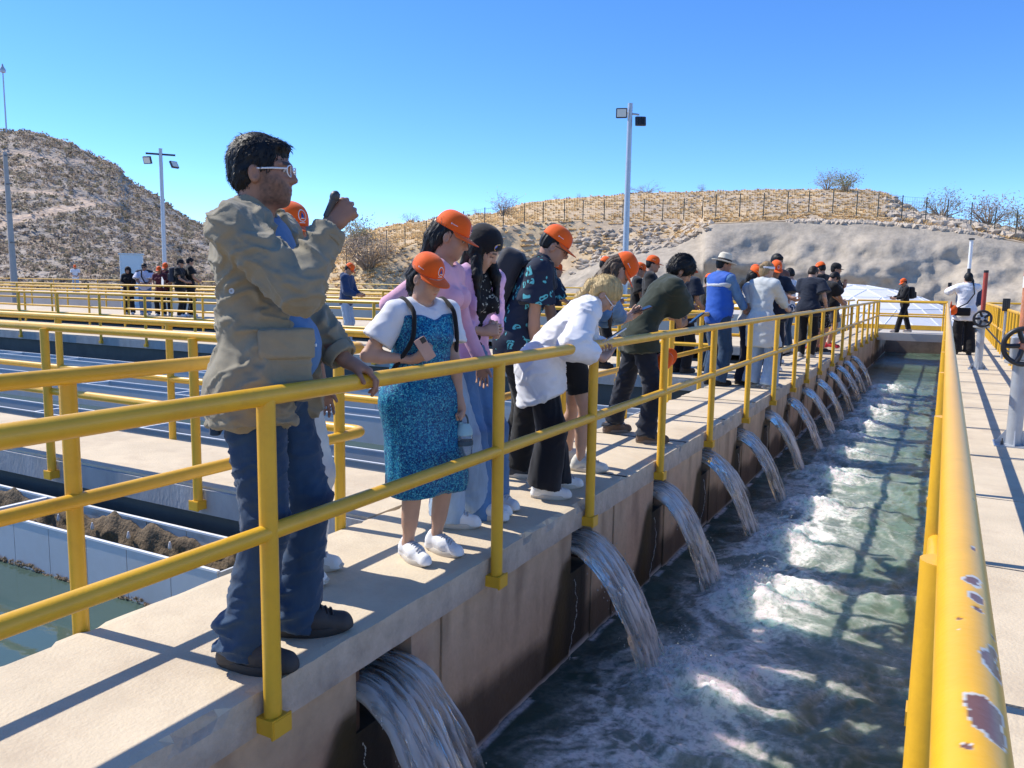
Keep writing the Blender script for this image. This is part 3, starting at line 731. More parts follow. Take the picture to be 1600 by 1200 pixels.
# ================================================================ geodesic tank cover
M['dome'] = mat('dome_panel', (.74, .72, .70), .5, var=.04); M['domerib'] = mat('dome_rib', (.80, .80, .80), .4)
M['tankwall'] = mat('tank_concrete', (.34, .32, .29), .9, var=.1)
v = ray(1310, 470); r = 52.0; f_ = r/math.hypot(v[0], v[1]); dx, dy = v[0]*f_, v[1]*f_
dt = thing('domed_tank', 'round concrete tank under a pale faceted dome below the grey rock face', 'tank', (dx, dy, -2.05))
RD = 7.4; cap_h = 2.15; Rs = (RD*RD+cap_h*cap_h)/(2*cap_h); zb = 1.55
rings = [(0, 1), (.2, 6), (.4, 12), (.6, 18), (.8, 24), (1.0, 30)]
pts = []
for k, (fr, n) in enumerate(rings):
    rr_ = RD*fr; z = math.sqrt(Rs*Rs-rr_*rr_)-(Rs-cap_h)+zb
    pts.append([np.array([rr_*math.cos(2*math.pi*i/n+.1), rr_*math.sin(2*math.pi*i/n+.1), z]) for i in range(n)])
tris = []; eds = set()
for k in range(1, len(rings)):
    n0, n1 = rings[k-1][1], rings[k][1]
    for sct in range(6):
        for j in range(k):
            o0 = (k, (sct*k+j) % n1); o1 = (k, (sct*k+j+1) % n1)
            i0 = (k-1, (sct*(k-1)+j) % n0) if k > 1 else (0, 0)
            tris.append((o0, o1, i0))
            if j < k-1: tris.append((i0, o1, (k-1, (sct*(k-1)+j+1) % n0)))
for tr in tris:
    P = [pts[a][b] for a, b in tr]
    for i in range(3): eds.add(tuple(sorted((tr[i], tr[(i+1) % 3]))))
    c = sum(P)/3; nrm = np.cross(P[1]-P[0], P[2]-P[0]); nrm /= np.linalg.norm(nrm)
    if nrm[2] < 0: P = [P[0], P[2], P[1]]; nrm = -nrm
    Q = [p*.985+c*.015+nrm*.02 for p in P]+[p-nrm*.03 for p in P]
    me = bpy.data.meshes.new('panel'); me.from_pydata([tuple(q) for q in Q], [], [(0, 1, 2), (3, 5, 4), (0, 3, 4, 1), (1, 4, 5, 2), (2, 5, 3, 0)])
    obj('panel', me, M['dome'], dt)
b = MB()
for e in eds: b.tube([pts[e[0][0]][e[0][1]], pts[e[1][0]][e[1][1]]], .045, 5)
b.build('frame', M['domerib'], dt)
MB().lathe([(RD+.05, -2), (RD+.05, zb-.25), (RD+.25, zb-.22), (RD+.25, zb), (RD-.3, zb+.02)], 60).build('tank_wall', M['tankwall'], dt)
for i in range(36):
    a = i*2*math.pi/36; MB().box(((RD+.06)*math.cos(a), (RD+.06)*math.sin(a), .3), (.10, .10, 2.0), np.array([[math.cos(a), -math.sin(a), 0], [math.sin(a), math.cos(a), 0], [0, 0, 1]])).build('rib', M['tankwall'], dt)
# ================================================================ hills
def polar_hill(name, cols, rows, pxs, nsub, jitter, colfn, m):
    """cols: px -> list of (distance, height) control points measured on the place; meshed in polar rings round the plant"""
    pass
def interp(px, tab):
    xs = [a for a, _ in tab]; ys_ = [b for _, b in tab]; return np.interp(px, xs, ys_)
RIDGE = [(380, 452), (430, 440), (470, 418), (505, 398), (540, 374), (570, 362), (640, 348), (700, 340), (770, 335), (820, 318), (880, 310), (950, 306), (1000, 302), (1100, 300), (1200, 298), (1290, 297), (1350, 298), (1385, 303), (1410, 320), (1440, 334), (1500, 346), (1560, 356), (1600, 364), (1700, 380), (1900, 405), (2200, 430)]
FENCE = [(380, 456), (470, 440), (555, 415), (600, 397), (664, 380), (735, 362), (808, 353), (890, 348), (1000, 347), (1100, 344), (1280, 337), (1340, 341), (1420, 347), (1500, 356), (1600, 373), (1700, 390), (1900, 415), (2200, 440)]
SHOT = [(380, 470), (800, 462), (860, 448), (890, 428), (935, 408), (980, 394), (1055, 381), (1085, 366), (1112, 351), (1200, 347), (1340, 349), (1420, 354), (1500, 363), (1600, 381), (1700, 398), (1900, 424), (2200, 450)]
pxs = np.linspace(380, 2200, 440)
us = np.linspace(0, 1, 126)
V = np.zeros((len(pxs), len(us), 3)); zone = np.zeros((len(pxs), len(us)))
for i, px in enumerate(pxs):
    hz = 433+.0146*px
    yr = interp(px, RIDGE); yf = max(interp(px, FENCE), yr+3); ys_ = max(interp(px, SHOT), yf+2)
    r0, r1, r2, r3, r4 = 62, 71, 76, 96, 150
    if px > 1100: r1 = 68; r2 = 70.5
    P = [at_r(px, hz+22, r0)]
    P[0][2] = -1.3
    P += [at_r(px, ys_, r1), at_r(px, yf, r2), at_r(px, yr, r3)]
    q = at_r(px, yr, r4); q[2] = P[3][2]-9; P.append(q)
    kn = [0, .42, .52, .80, 1.0]
    for c in range(3): V[i, :, c] = np.interp(us, kn, [p[c] for p in P])
    zone[i] = us
Pf = V.reshape(-1, 3)
u_ = np.tile(us, len(pxs)); pxf = np.repeat(pxs, len(us))
shot = (u_ < .425)*sstep(815, 880, pxf+25*fbm(Pf*.25, 3))
n_ = fbm(Pf*.16, 4); n2_ = 1-2*np.abs(fbm(Pf*.35+9, 4)); n3_ = fbm(Pf*1.3, 3)
rad = Pf[:, :2]/np.linalg.norm(Pf[:, :2], axis=1)[:, None]
bul = np.sin(np.pi*np.clip(u_/.42, 0, 1))*shot
nb = fbm(Pf*np.array([.17, .17, .30])+40, 2); nb2 = fbm(Pf*.55+4, 3)
amp = bul*(nb*3.4+nb2*1.1-1.2)+(1-shot)*(n_*.9+n2_*.35)*np.clip(u_*6, 0, 1)
Pf[:, 0] += rad[:, 0]*amp; Pf[:, 1] += rad[:, 1]*amp
Pf[:, 2] += (1-shot)*(n3_*.05+.14*n2_*(u_ > .5))*(u_ < .95)+shot*.10*n3_*(u_ < .40)
rock = np.clip(.8*sstep(.15, .55, n2_+.5*n_)*(u_ > .50)*sstep(760, 900, pxf)+((u_ > .43) & (u_ < .5))*sstep(700, 860, pxf)*sstep(-.2, .3, n_), 0, 1)
grass = np.clip(.5+1.1*fbm(Pf*.30+70, 4), 0, 1)
c = np.array([.62, .455, .25])*grass[:, None]+np.array([.52, .385, .24])*(1-grass[:, None])
rock = rock*.7*sstep(860, 1000, pxf)
c = c*(1-rock[:, None])+np.array([.34, .29, .24])*rock[:, None]*(1+.5*n3_[:, None])
strk = fbm(Pf*np.array([.5, .5, .08])+3, 4)
cs = np.array([.38, .325, .255])*(1+.20*strk[:, None]+.12*fbm(Pf*.9, 3)[:, None])
c = c*(1-shot[:, None])+cs*shot[:, None]
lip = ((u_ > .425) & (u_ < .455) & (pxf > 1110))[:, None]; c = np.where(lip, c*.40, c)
I = np.arange(len(Pf)).reshape(len(pxs), len(us))
q = np.stack([I[:-1, :-1], I[1:, :-1], I[1:, 1:], I[:-1, 1:]], -1).reshape(-1, 4)
M['hill'] = mat('dry_hillside', (.3, .2, .1), .95, attr=True, var=.25, vscale=1.6, bump=.45, bscale=3.5, bdist=.12)
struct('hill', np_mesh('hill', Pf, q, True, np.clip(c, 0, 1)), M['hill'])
Vh = Pf.reshape(len(pxs), len(us), 3)
def hill_pt(px, u):
    i = np.clip((px-380)/(2200-380)*(len(pxs)-1), 0, len(pxs)-1); return Vh[int(round(i)), int(round(np.clip(u, 0, 1)*(len(us)-1)))]
# rocks and dry tufts
rk = MB(); ico = np.array([[0, 0, 1], [.89, 0, .45], [.28, .85, .45], [-.72, .53, .45], [-.72, -.53, .45], [.28, -.85, .45], [.72, .53, -.45], [-.28, .85, -.45], [-.89, 0, -.45], [-.28, -.85, -.45], [.72, -.53, -.45], [0, 0, -1]])
icf = [(0, 1, 2), (0, 2, 3), (0, 3, 4), (0, 4, 5), (0, 5, 1), (1, 6, 2), (2, 7, 3), (3, 8, 4), (4, 9, 5), (5, 10, 1), (6, 7, 2), (7, 8, 3), (8, 9, 4), (9, 10, 5), (10, 6, 1), (11, 7, 6), (11, 8, 7), (11, 9, 8), (11, 10, 9), (11, 6, 10)]
def scatter(n, pxr, ur, sz, flat, cond=None):
    for _ in range(n):
        px = rng.uniform(*pxr); u = rng.uniform(*ur)
        if cond and not cond(px, u): continue
        p = hill_pt(px, u); s_ = rng.uniform(*sz)**1.0
        rk.add(ico*(1+.25*rng.normal(size=(12, 1)))*np.array([s_*rng.uniform(.7, 1.5), s_*rng.uniform(.7, 1.4), s_*flat])+p, icf)
scatter(300, (900, 1110), (.40, .50), (.08, .42), .6); scatter(330, (900, 1900), (.58, .80), (.06, .32), .6); scatter(700, (1380, 1760), (.50, .80), (.12, .5), .7)
scatter(900, (1230, 1560), (.425, .455), (.10, .26), .8); scatter(120, (740, 900), (.40, .56), (.08, .3), .5)
tag(rk.build('hill_rocks', mat('hill_rock', (.46, .385, .30), .95, var=.3, vscale=.6, bump=.6, bscale=6, bdist=.1)), 'broken grey rocks strewn over the dry hill', 'rocks', kind='stuff')
TV = []; TF = []; nt_ = 0; TC = []
for _ in range(24000):
    px = rng.uniform(430, 1750); u = rng.uniform(.03, .86)
    if px > 815 and u < .43: continue
    if px > 1110 and u < .47: continue
    p = hill_pt(px, u)
    if fbm((p*.30+70)[None], 3)[0] < -.18 and rng.uniform() < .75: continue
    h = rng.uniform(.12, .34)*(1.3 if px < 820 else .8); a0 = rng.uniform(0, 6.3)
    col = np.array([.78, .57, .30])*rng.uniform(.75, 1.15) if rng.uniform() < .88 else np.array([.46, .37, .25])*rng.uniform(.6, 1.1)
    for k in range(6):
        a = a0+k*1.05; d = np.array([math.cos(a), math.sin(a), 0]); pr = np.array([-d[1], d[0], 0])
        TV += [p-pr*.06*1.6-[0, 0, .05], p+pr*.06*1.6-[0, 0, .05], p+d*h*.9+pr*.03+[0, 0, h*rng.uniform(.5, 1)]]; TF.append((nt_, nt_+1, nt_+2)); nt_ += 3; TC += [col*.8, col*.8, col]
GRASS = (TV, TF, TC)
# shrubs: bare twigs and small leaves
def shrub(name, label, cat, p, h, wd, col, nl, nb, group, trunk=.2, lsz=.05, seed=0):
    g = np.random.default_rng(seed+100)
    t = thing(name, label, cat, tuple(p), 0, group)
    b = MB(); tips = []
    for i in range(nb):
        a = g.uniform(0, 6.28); rr_ = g.uniform(.2, 1)**.6*wd/2; e = np.array([rr_*math.cos(a), rr_*math.sin(a), h*(trunk+(1-trunk)*g.uniform(.3, 1)*(1-.45*(rr_/wd*2)**2))])
        m1 = e*np.array([.35, .35, .45])+g.normal(0, .04*h, 3); m2 = e*np.array([.72, .72, .78])+g.normal(0, .04*h, 3)
        b.tube([(0, 0, -.1), m1, m2, e], [.035*h/2, .02*h/2, .012*h/2, .005*h/2], 4)
        for k in range(5):
            q_ = m2*(1-k/5)+e*(k/5); e2 = q_+g.normal(0, .16*h, 3)*np.array([1, 1, .7])+[0, 0, .08*h]; b.tube([q_, (q_+e2)/2+g.normal(0, .02*h, 3), e2], [.008*h/2, .006*h/2, .003*h/2], 3); tips += [e2, (q_+e2)/2]
        tips += [e, m2]
    b.build('branches', M['twig'], t)
    tips = np.array(tips); c_ = tips[g.integers(0, len(tips), nl)]+g.normal(0, .07*h, (nl, 3))
    d1 = g.normal(size=(nl, 3)); d1 /= np.linalg.norm(d1, axis=1)[:, None]; d2 = g.normal(size=(nl, 3)); d2 /= np.linalg.norm(d2, axis=1)[:, None]
    s_ = g.uniform(.5, 1.2, (nl, 1))*lsz*h/2
    V = np.stack([c_-d1*s_, c_+d2*s_*.5, c_+d1*s_, c_-d2*s_*.5], 1).reshape(-1, 3)
    cc = np.repeat(np.array(col)*g.uniform(.6, 1.35, (nl, 1)), 4, 0)
    obj('foliage', np_mesh('f', V, np.arange(nl*4).reshape(-1, 4), False, np.clip(cc, 0, 1)), M['leaf'], t)
M['twig'] = mat('grey_twig', (.30, .245, .19), .9); M['leaf'] = mat('dusty_leaf', (.1, .1, .05), .8, attr=True)
_l = M['leaf'].node_tree; _tr = _l.nodes.new('ShaderNodeBsdfTranslucent'); _ms = _l.nodes.new('ShaderNodeMixShader'); _ms.inputs[0].default_value = .45
_l.links.new(_l.nodes['Color Attribute'].outputs[0] if 'Color Attribute' in _l.nodes else [n for n in _l.nodes if n.bl_idname == 'ShaderNodeVertexColor'][0].outputs[0], _tr.inputs[0])
_l.links.new(_l.nodes['Principled BSDF'].outputs[0], _ms.inputs[1]); _l.links.new(_tr.outputs[0], _ms.inputs[2]); _l.links.new(_ms.outputs[0], _l.nodes['Material Output'].inputs[0])
tag(obj('dry_grass', np_mesh('g', np.array(GRASS[0]), np.array(GRASS[1]), False, np.clip(np.array(GRASS[2]), 0, 1)), M['leaf']), 'straw coloured dry grass tufts over the hill', 'grass', kind='stuff')
gr = [.34, .34, .21]; br = [.40, .32, .24]
SH = [(575, .50, 5.2, 7.5, br, 900, 60, 'large bare brown thicket on the slope just right of the raised fist'),
      (560, .66, 5.0, 4.5, gr, 900, 36, 'pale green bush behind the brown thicket by the raised fist'), (640, .80, 1.9, 3.2, gr, 350, 22, 'small round bush on the ridge left of the pink shirted woman'),
      (787, .70, 3.6, 3.6, br, 350, 30, 'leafless grey bush by the fence above the woman in the beanie'), (745, .8, 1.3, 1.7, br, 120, 14, 'tiny bare bush on the ridge between the beanie woman and the grey bush'),
      (1010, .80, 1.7, 6.0, gr, 500, 34, 'low wide green bush on the ridge just right of the tall light pole'), (1098, .80, 1.5, 1.4, gr, 200, 16, 'lone small round bush on the bare middle of the ridge'),
      (1292, .79, 3.2, 3.8, gr, 500, 30, 'feathery bush on the ridge top, left one of two side by side'), (1322, .77, 3.7, 3.6, [.32, .32, .13], 800, 32, 'yellow green bush on the ridge top, right one of two side by side'),
      (1397, .82, 2.8, 2.9, br, 150, 22, 'bare twiggy bush at the end of the rocky ridge top'), (1470, .76, 4.0, 5.4, gr, 700, 40, 'wide thin leaved tree behind the fence right of the rocky outcrop'),
      (1545, .72, 4.6, 5.8, br, 550, 44, 'sparse branching tree behind the fence near the right edge'), (1600, .62, 3.6, 4.6, gr, 700, 34, 'green bush behind the fence at the right edge'), (1425, .74, 1.7, 2.6, gr, 260, 18, 'small bush behind the fence between outcrop and wide tree'),
      (868, .8, 1.0, 1.6, br, 120, 14, 'dry low bush on the ridge above the man in the patterned shirt'), (905, .8, .9, 1.8, gr, 120, 14, 'flat low bush on the ridge left of the tall light pole'),
      (1090, .56, 1.4, 2.2, gr, 200, 18, 'dark bush at the foot of the fence above the grey rock face')]
for k, (px, u, h, wd, col, nl, nb, lab) in enumerate(SH):
    shrub('shrub', lab, 'bush', hill_pt(px, u)-np.array([0, 0, .15]), h*.80, wd*.80, col, nl, nb, 'shrubs on the dry hill', seed=k, trunk=.05, lsz=.075)
# fence
ft = thing('wire_fence', 'dark green wire fence running along the dry hill above the rock face', 'fence')
M['fence'] = mat('fence_green', (.05, .065, .055), .6)
fp = []
for px in list(range(540, 1120, 31))+list(range(1120, 1760, 36)): fp.append(hill_pt(px, .525))
for p in fp: MB().tube([p-[0, 0, .2], p+[0, 0, 1.95]], .045, 6).build('fence_post', M['fence'], ft)
b = MB()
for z in (.15, .6, 1.05, 1.5, 1.85):
    for a, c_ in zip(fp[:-1], fp[1:]): b.tube([a+[0, 0, z], c_+[0, 0, z]], .008, 3, cap=False)
for a, c_ in zip(fp[:-1], fp[1:]):
    for k in range(1, 10): q_ = a+(c_-a)*k/10; b.tube([q_+[0, 0, .1], q_+[0, 0, 1.85]], .005, 3, cap=False)
tag(b.build('wire_mesh', M['fence'], ft), kind='stuff')
# mountain on the left
MR = [(-900, 330), (-500, 262), (-250, 226), (-60, 206), (0, 206), (50, 207), (100, 221), (150, 245), (185, 260), (200, 282), (238, 304), (290, 342), (330, 364), (380, 392), (450, 414), (520, 428), (620, 436)]
pxs = np.linspace(-900, 620, 380); us2 = np.linspace(0, 1, 105)
Vm = np.zeros((len(pxs), len(us2), 3))
for i, px in enumerate(pxs):
    hz = 433+.0146*px; yr = min(interp(px, MR), hz-2)
    P = [at_r(px, hz+12, 105), at_r(px, hz-(hz-yr)*.45, 165), at_r(px, yr, 245), at_r(px, yr+5, 330)]
    P[0][2] = -1.4; P[3][2] = P[2][2]-14
    for c_ in range(3): Vm[i, :, c_] = np.interp(us2, [0, .40, .85, 1], [p[c_] for p in P])
Pm = Vm.reshape(-1, 3); um = np.tile(us2, len(pxs)); pm_ = np.repeat(pxs, len(us2))
n_ = fbm(Pm*.035, 4); n2_ = 1-2*np.abs(fbm(Pm*.06+5, 4))
Pm[:, 2] += (n_*3.2+n2_*1.4)*np.sin(np.pi*np.clip(um/.85, 0, 1))+n2_*.5*(um > .7)
pj = (Pm-np.array([0, 0, EYE])) @ CR; sx = 800+1240*pj[:, 0]/pj[:, 2]; sy = 600+1240*pj[:, 1]/pj[:, 2]
def seg_d(ax_, ay, bx, by):
    t = np.clip(((sx-ax_)*(bx-ax_)+(sy-ay)*(by-ay))/((bx-ax_)**2+(by-ay)**2), 0, 1); return np.hypot(sx-ax_-t*(bx-ax_), (sy-ay-t*(by-ay))*1.3)
trail = np.zeros(len(Pm))
for poly, wd in (([(-60, 238), (0, 238), (40, 240), (95, 253), (145, 252)], 2.4), ([(-80, 300), (-10, 296), (60, 300), (100, 304), (138, 316)], 3.2), ([(175, 317), (138, 320), (95, 330), (30, 345), (-60, 366)], 4.5), ([(-60, 268), (20, 264), (60, 256)], 1.6), ([(-40, 345), (40, 338), (100, 325)], 5)):
    for a, b_ in zip(poly[:-1], poly[1:]): trail = np.maximum(trail, sstep(wd+2.0, wd-.5, seg_d(*a, *b_)+2.2*fbm(Pm*.15, 3)))
g = np.clip(.5+1.2*fbm(Pm*.09+8, 4), 0, 1)[:, None]
c = np.array([.32, .255, .185])*g+np.array([.42, .325, .235])*(1-g)
rock = sstep(.35, .7, n2_+.4*fbm(Pm*.2, 3))[:, None]*.5
c = c*(1-rock)+np.array([.34, .31, .28])*rock
c = c*(1-trail[:, None])+np.array([.58, .43, .31])*trail[:, None]
I = np.arange(len(Pm)).reshape(len(pxs), len(us2)); q = np.stack([I[:-1, :-1], I[1:, :-1], I[1:, 1:], I[:-1, 1:]], -1).reshape(-1, 4)
M['mountain'] = mat('scrub_mountain', (.1, .1, .1), .95, attr=True, var=.3, vscale=.35, bump=.8, bscale=.9, bdist=.8)
struct('mountain', np_mesh('mountain', Pm, q, True, np.clip(c, 0, 1)), M['mountain'])
# scrub on the mountain, uncountable
tr2 = trail.reshape(len(pxs), len(us2)); VV = []; CC = []
Vm = Pm.reshape(len(pxs), len(us2), 3); nS = 19000
ii = rng.integers(105, len(pxs)-2, nS); jj = (rng.uniform(.02, .9, nS)*(len(us2)-1)).astype(int)
keep = tr2[ii, jj] < rng.uniform(.1, .9, nS); ii, jj = ii[keep], jj[keep]
P = Vm[ii, jj]+rng.normal(0, .5, (len(ii), 3))*np.array([1, 1, 0]); n = len(P)
S = rng.uniform(.35, 1.0, (n, 1, 1))*(.55+.45*np.clip(np.linalg.norm(P[:, :2], axis=1)/200, 0, 1.3))[:, None, None]
K = 8
d = rng.normal(size=(n, K, 3)); d /= np.linalg.norm(d, axis=2)[..., None]; d[..., 2] = np.abs(d[..., 2])*.8
cen = P[:, None]+d*S*rng.uniform(.4, 1, (n, K, 1)); e1 = rng.normal(size=(n, K, 3)); e1 /= np.linalg.norm(e1, axis=2)[..., None]; e2 = np.cross(d, e1)
V = np.stack([cen-e1*S*.36, cen+e2*S*.36, cen+e1*S*.30, cen-e2*S*.3], 2).reshape(-1, 3)
bc = np.where(rng.uniform(size=(n, 1)) < .40, np.array([[.27, .235, .165]]), np.where(rng.uniform(size=(n, 1)) < .6, np.array([[.345, .275, .21]]), np.array([[.42, .345, .275]])))*rng.uniform(.6, 1.25, (n, 1))
cc = np.repeat(bc, K*4, 0)
tag(obj('scrub', np_mesh('scrub', V, np.arange(len(V)).reshape(-1, 4), False, np.clip(cc, 0, 1)), M['leaf']), 'grey brown desert scrub covering the left hill', 'scrub', kind='stuff')
# ================================================================ people: implicit bodies meshed with surface nets
def nrm(v): v = np.asarray(v, float); return v/max(np.linalg.norm(v), 1e-9)
class SDF:
    def __init__(s): s.p = []; s.col = []
    def rc(s, a, b, ra, rb=None, k=.02, flat=None, clips=(), op='u'):
        a = np.asarray(a, float); b = np.asarray(b, float); rb = ra if rb is None else rb
        r = max(ra, rb); s.p.append(('c', op, k, np.minimum(a, b)-r, np.maximum(a, b)+r, (a, b, ra, rb, flat), clips)); return s
    def el(s, c, rad, R=None, k=.02, clips=(), op='u'):
        c = np.asarray(c, float); rad = np.asarray(rad, float); R = np.eye(3) if R is None else np.asarray(R)
        e = np.sqrt(((R*rad)**2).sum(1)); s.p.append(('e', op, k, c-e, c+e, (c, rad, R), clips)); return s
    def bx(s, c, half, R=None, rr=.01, k=.01, clips=(), op='u'):
        c = np.asarray(c, float); half = np.asarray(half, float); R = np.eye(3) if R is None else np.asarray(R)
        e = (np.abs(R)*half).sum(1)+rr; s.p.append(('b', op, k, c-e, c+e, (c, half, R, rr), clips)); return s
    def mesh(s, h, lim=None):
        add = [q for q in s.p if q[1] == 'u']
        lo = np.min([q[3] for q in add], 0)-2.5*h; hi = np.max([q[4] for q in add], 0)+2.5*h
        if lim is not None: lo = np.maximum(lo, lim[0]); hi = np.minimum(hi, lim[1])
        n = np.ceil((hi-lo)/h).astype(int)+1
        F = np.full(n, 1.0, dtype=np.float32)
        ax = [lo[i]+h*np.arange(n[i]) for i in range(3)]
        for typ, op, k, plo, phi, par, clips in s.p:
            pad = k+2*h
            i0 = np.clip(np.floor((plo-pad-lo)/h).astype(int), 0, n); i1 = np.clip(np.ceil((phi+pad-lo)/h).astype(int)+1, 0, n)
            if np.any(i1 <= i0): continue
            sl = tuple(slice(i0[j], i1[j]) for j in range(3))
            P = np.stack(np.meshgrid(*[ax[j][sl[j]].astype(np.float32) for j in range(3)], indexing='ij'), -1)
            if typ == 'c':
                a, b, ra, rb, flat = par; q = P-a.astype(np.float32); ba = (b-a)
                if flat is not None:
                    fa, ff = flat; fa = nrm(fa); q = q+((q @ fa)*(ff-1))[..., None]*fa; ba = ba+fa*(ba @ fa)*(ff-1)
                L2 = max(ba @ ba, 1e-9); t = np.clip((q @ ba)/L2, 0, 1)
                d = np.linalg.norm(q-t[..., None]*ba, axis=-1)-(ra+(rb-ra)*t)
            elif typ == 'e':
                c, rad, R = par; q = (P-c) @ R; k0 = np.linalg.norm(q/rad, axis=-1); k1 = np.linalg.norm(q/rad**2, axis=-1)
                d = k0*(k0-1)/np.maximum(k1, 1e-6)
            else:
                c, half, R, rr = par; q = np.abs((P-c) @ R)-(half-rr); d = np.linalg.norm(np.maximum(q, 0), axis=-1)+np.minimum(q.max(-1), 0)-rr
            for cp, cn in clips: d = np.maximum(d, (P-cp) @ nrm(cn))
            g = F[sl]
            if op == 'u':
                if k > 0: hh = np.maximum(k-np.abs(g-d), 0)/k; F[sl] = np.minimum(g, d)-hh*hh*k*.25
                else: F[sl] = np.minimum(g, d)
            else:
                d = -d
                if k > 0: hh = np.maximum(k-np.abs(g-d), 0)/k; F[sl] = np.maximum(g, d)+hh*hh*k*.25
                else: F[sl] = np.maximum(g, d)
        F[0] = F[-1] = 1; F[:, 0] = F[:, -1] = 1; F[:, :, 0] = F[:, :, -1] = 1
        return nets(F, lo, h)
def nets(F, lo, h):
    ins = F < 0
    c = np.zeros(tuple(np.array(F.shape)-1), dtype=np.int8)
    for dx in (0, 1):
        for dy in (0, 1):
            for dz in (0, 1): c += ins[dx:F.shape[0]-1+dx, dy:F.shape[1]-1+dy, dz:F.shape[2]-1+dz]
    act = (c > 0) & (c < 8); idx = np.argwhere(act); n = len(idx)
    if n == 0: return np.zeros((0, 3)), np.zeros((0, 4), int)
    offs = np.array([[x, y, z] for x in (0, 1) for y in (0, 1) for z in (0, 1)])
    val = np.stack([F[idx[:, 0]+o[0], idx[:, 1]+o[1], idx[:, 2]+o[2]] for o in offs], 1)
    acc = np.zeros((n, 3)); cnt = np.zeros(n)
    for i in range(8):
        for j in range(i+1, 8):
            if np.abs(offs[i]-offs[j]).sum() != 1: continue
            a, b = val[:, i], val[:, j]; cr = (a < 0) != (b < 0)
            t = np.where(cr, a/np.where(cr, a-b, 1), 0)
            acc += np.where(cr[:, None], offs[i]+t[:, None]*(offs[j]-offs[i]), 0); cnt += cr
    V = lo+h*(idx+acc/cnt[:, None])
    im = np.full(act.shape, -1, dtype=np.int64); im[tuple(idx.T)] = np.arange(n)
    Q = []
    for ax in range(3):
        u, v = [(1, 2), (2, 0), (0, 1)][ax]
        sa = [slice(1, -1)]*3; sa[ax] = slice(0, -1); sb = [slice(1, -1)]*3; sb[ax] = slice(1, None)
        A, B = ins[tuple(sa)], ins[tuple(sb)]
        e = np.argwhere(A != B)
        if len(e) == 0: continue
        base = e.copy(); base[:, u] += 1; base[:, v] += 1
        up = A[tuple(e.T)]
        def cell(du, dv):
            q = base.copy(); q[:, u] -= du; q[:, v] -= dv; return im[tuple(q.T)]
        q = np.stack([cell(1, 1), cell(0, 1), cell(0, 0), cell(1, 0)], 1)
        q[~up] = q[~up][:, ::-1]; Q.append(q[(q >= 0).all(1)])
    return V, np.concatenate(Q)
def vnorm(V, Q):
    N = np.zeros_like(V); fn = np.cross(V[Q[:, 2]]-V[Q[:, 0]], V[Q[:, 3]]-V[Q[:, 1]])
    for i in range(4): np.add.at(N, Q[:, i], fn)
    return N/np.maximum(np.linalg.norm(N, axis=1), 1e-9)[:, None]
def wrinkle(V, Q, amp, freq=9., seed=0, stretch=(1, 1, .55), ridge=.7):
    if amp <= 0: return V
    N = vnorm(V, Q); V0 = V+seed*.37; f = freq*1.25
    wq = np.stack([fbm(V0*5+5, 2), fbm(V0*5+15, 2), fbm(V0*5+25, 2)], -1)*.055
    u = (V0[:, 0]+V0[:, 1])*.75+wq[:, 0]; w_ = (V0[:, 0]-V0[:, 1])*.75+wq[:, 1]; v = V0[:, 2]+wq[:, 2]
    if stretch[2] < .45:      # hanging cloth: folds run down
        n1 = fbm(np.stack([u*f*1.7, w_*f*1.7, v*f*.22], -1), 2); n2 = fbm(np.stack([u*f*1.1, w_*f*1.3, v*f*.4], -1)+9, 2)
    else:
        n1 = fbm(np.stack([(v+.55*u)*f*1.5, (u-.5*v)*f*.42, w_*f*.6], -1), 2); n2 = fbm(np.stack([(v-.6*u)*f*1.4, (u+.5*v)*f*.40, w_*f*.6], -1)+19, 2)
    rg = lambda n: np.clip(1-3.2*np.abs(n), 0, 1)**1.3
    m1 = np.clip(.5+1.3*fbm(V0*4.2+50, 2), 0, 1); soft = fbm(V0*np.array(stretch)*freq*.55+70, 2)
    fine = fbm(np.stack([(v+.3*u)*f*4, u*f*1.6, w_*f*1.6], -1)+33, 2)
    dsp = m1*rg(n1)*1.15+(1-m1)*rg(n2)*1.0-.42+.55*soft+.16*fine
    return V+N*(amp*dsp)[:, None]
def rotx(a): c, s = math.cos(a), math.sin(a); return np.array([[1, 0, 0], [0, c, -s], [0, s, c]])
def roty(a): c, s = math.cos(a), math.sin(a); return np.array([[c, 0, s], [0, 1, 0], [-s, 0, c]])
def rotz(a): c, s = math.cos(a), math.sin(a); return np.array([[c, -s, 0], [s, c, 0], [0, 0, 1]])
def ik(a, b, l1, l2, pole):
    a, b = np.asarray(a, float), np.asarray(b, float); d = b-a; L = np.linalg.norm(d); Lm = min(L, (l1+l2)*.999); u = d/max(L, 1e-6)
    x = (l1*l1-l2*l2+Lm*Lm)/(2*Lm); hh = math.sqrt(max(l1*l1-x*x, 0)); p = np.asarray(pole, float); p = p-u*(p @ u); p = nrm(p)
    return a+u*x+p*hh, a+u*Lm
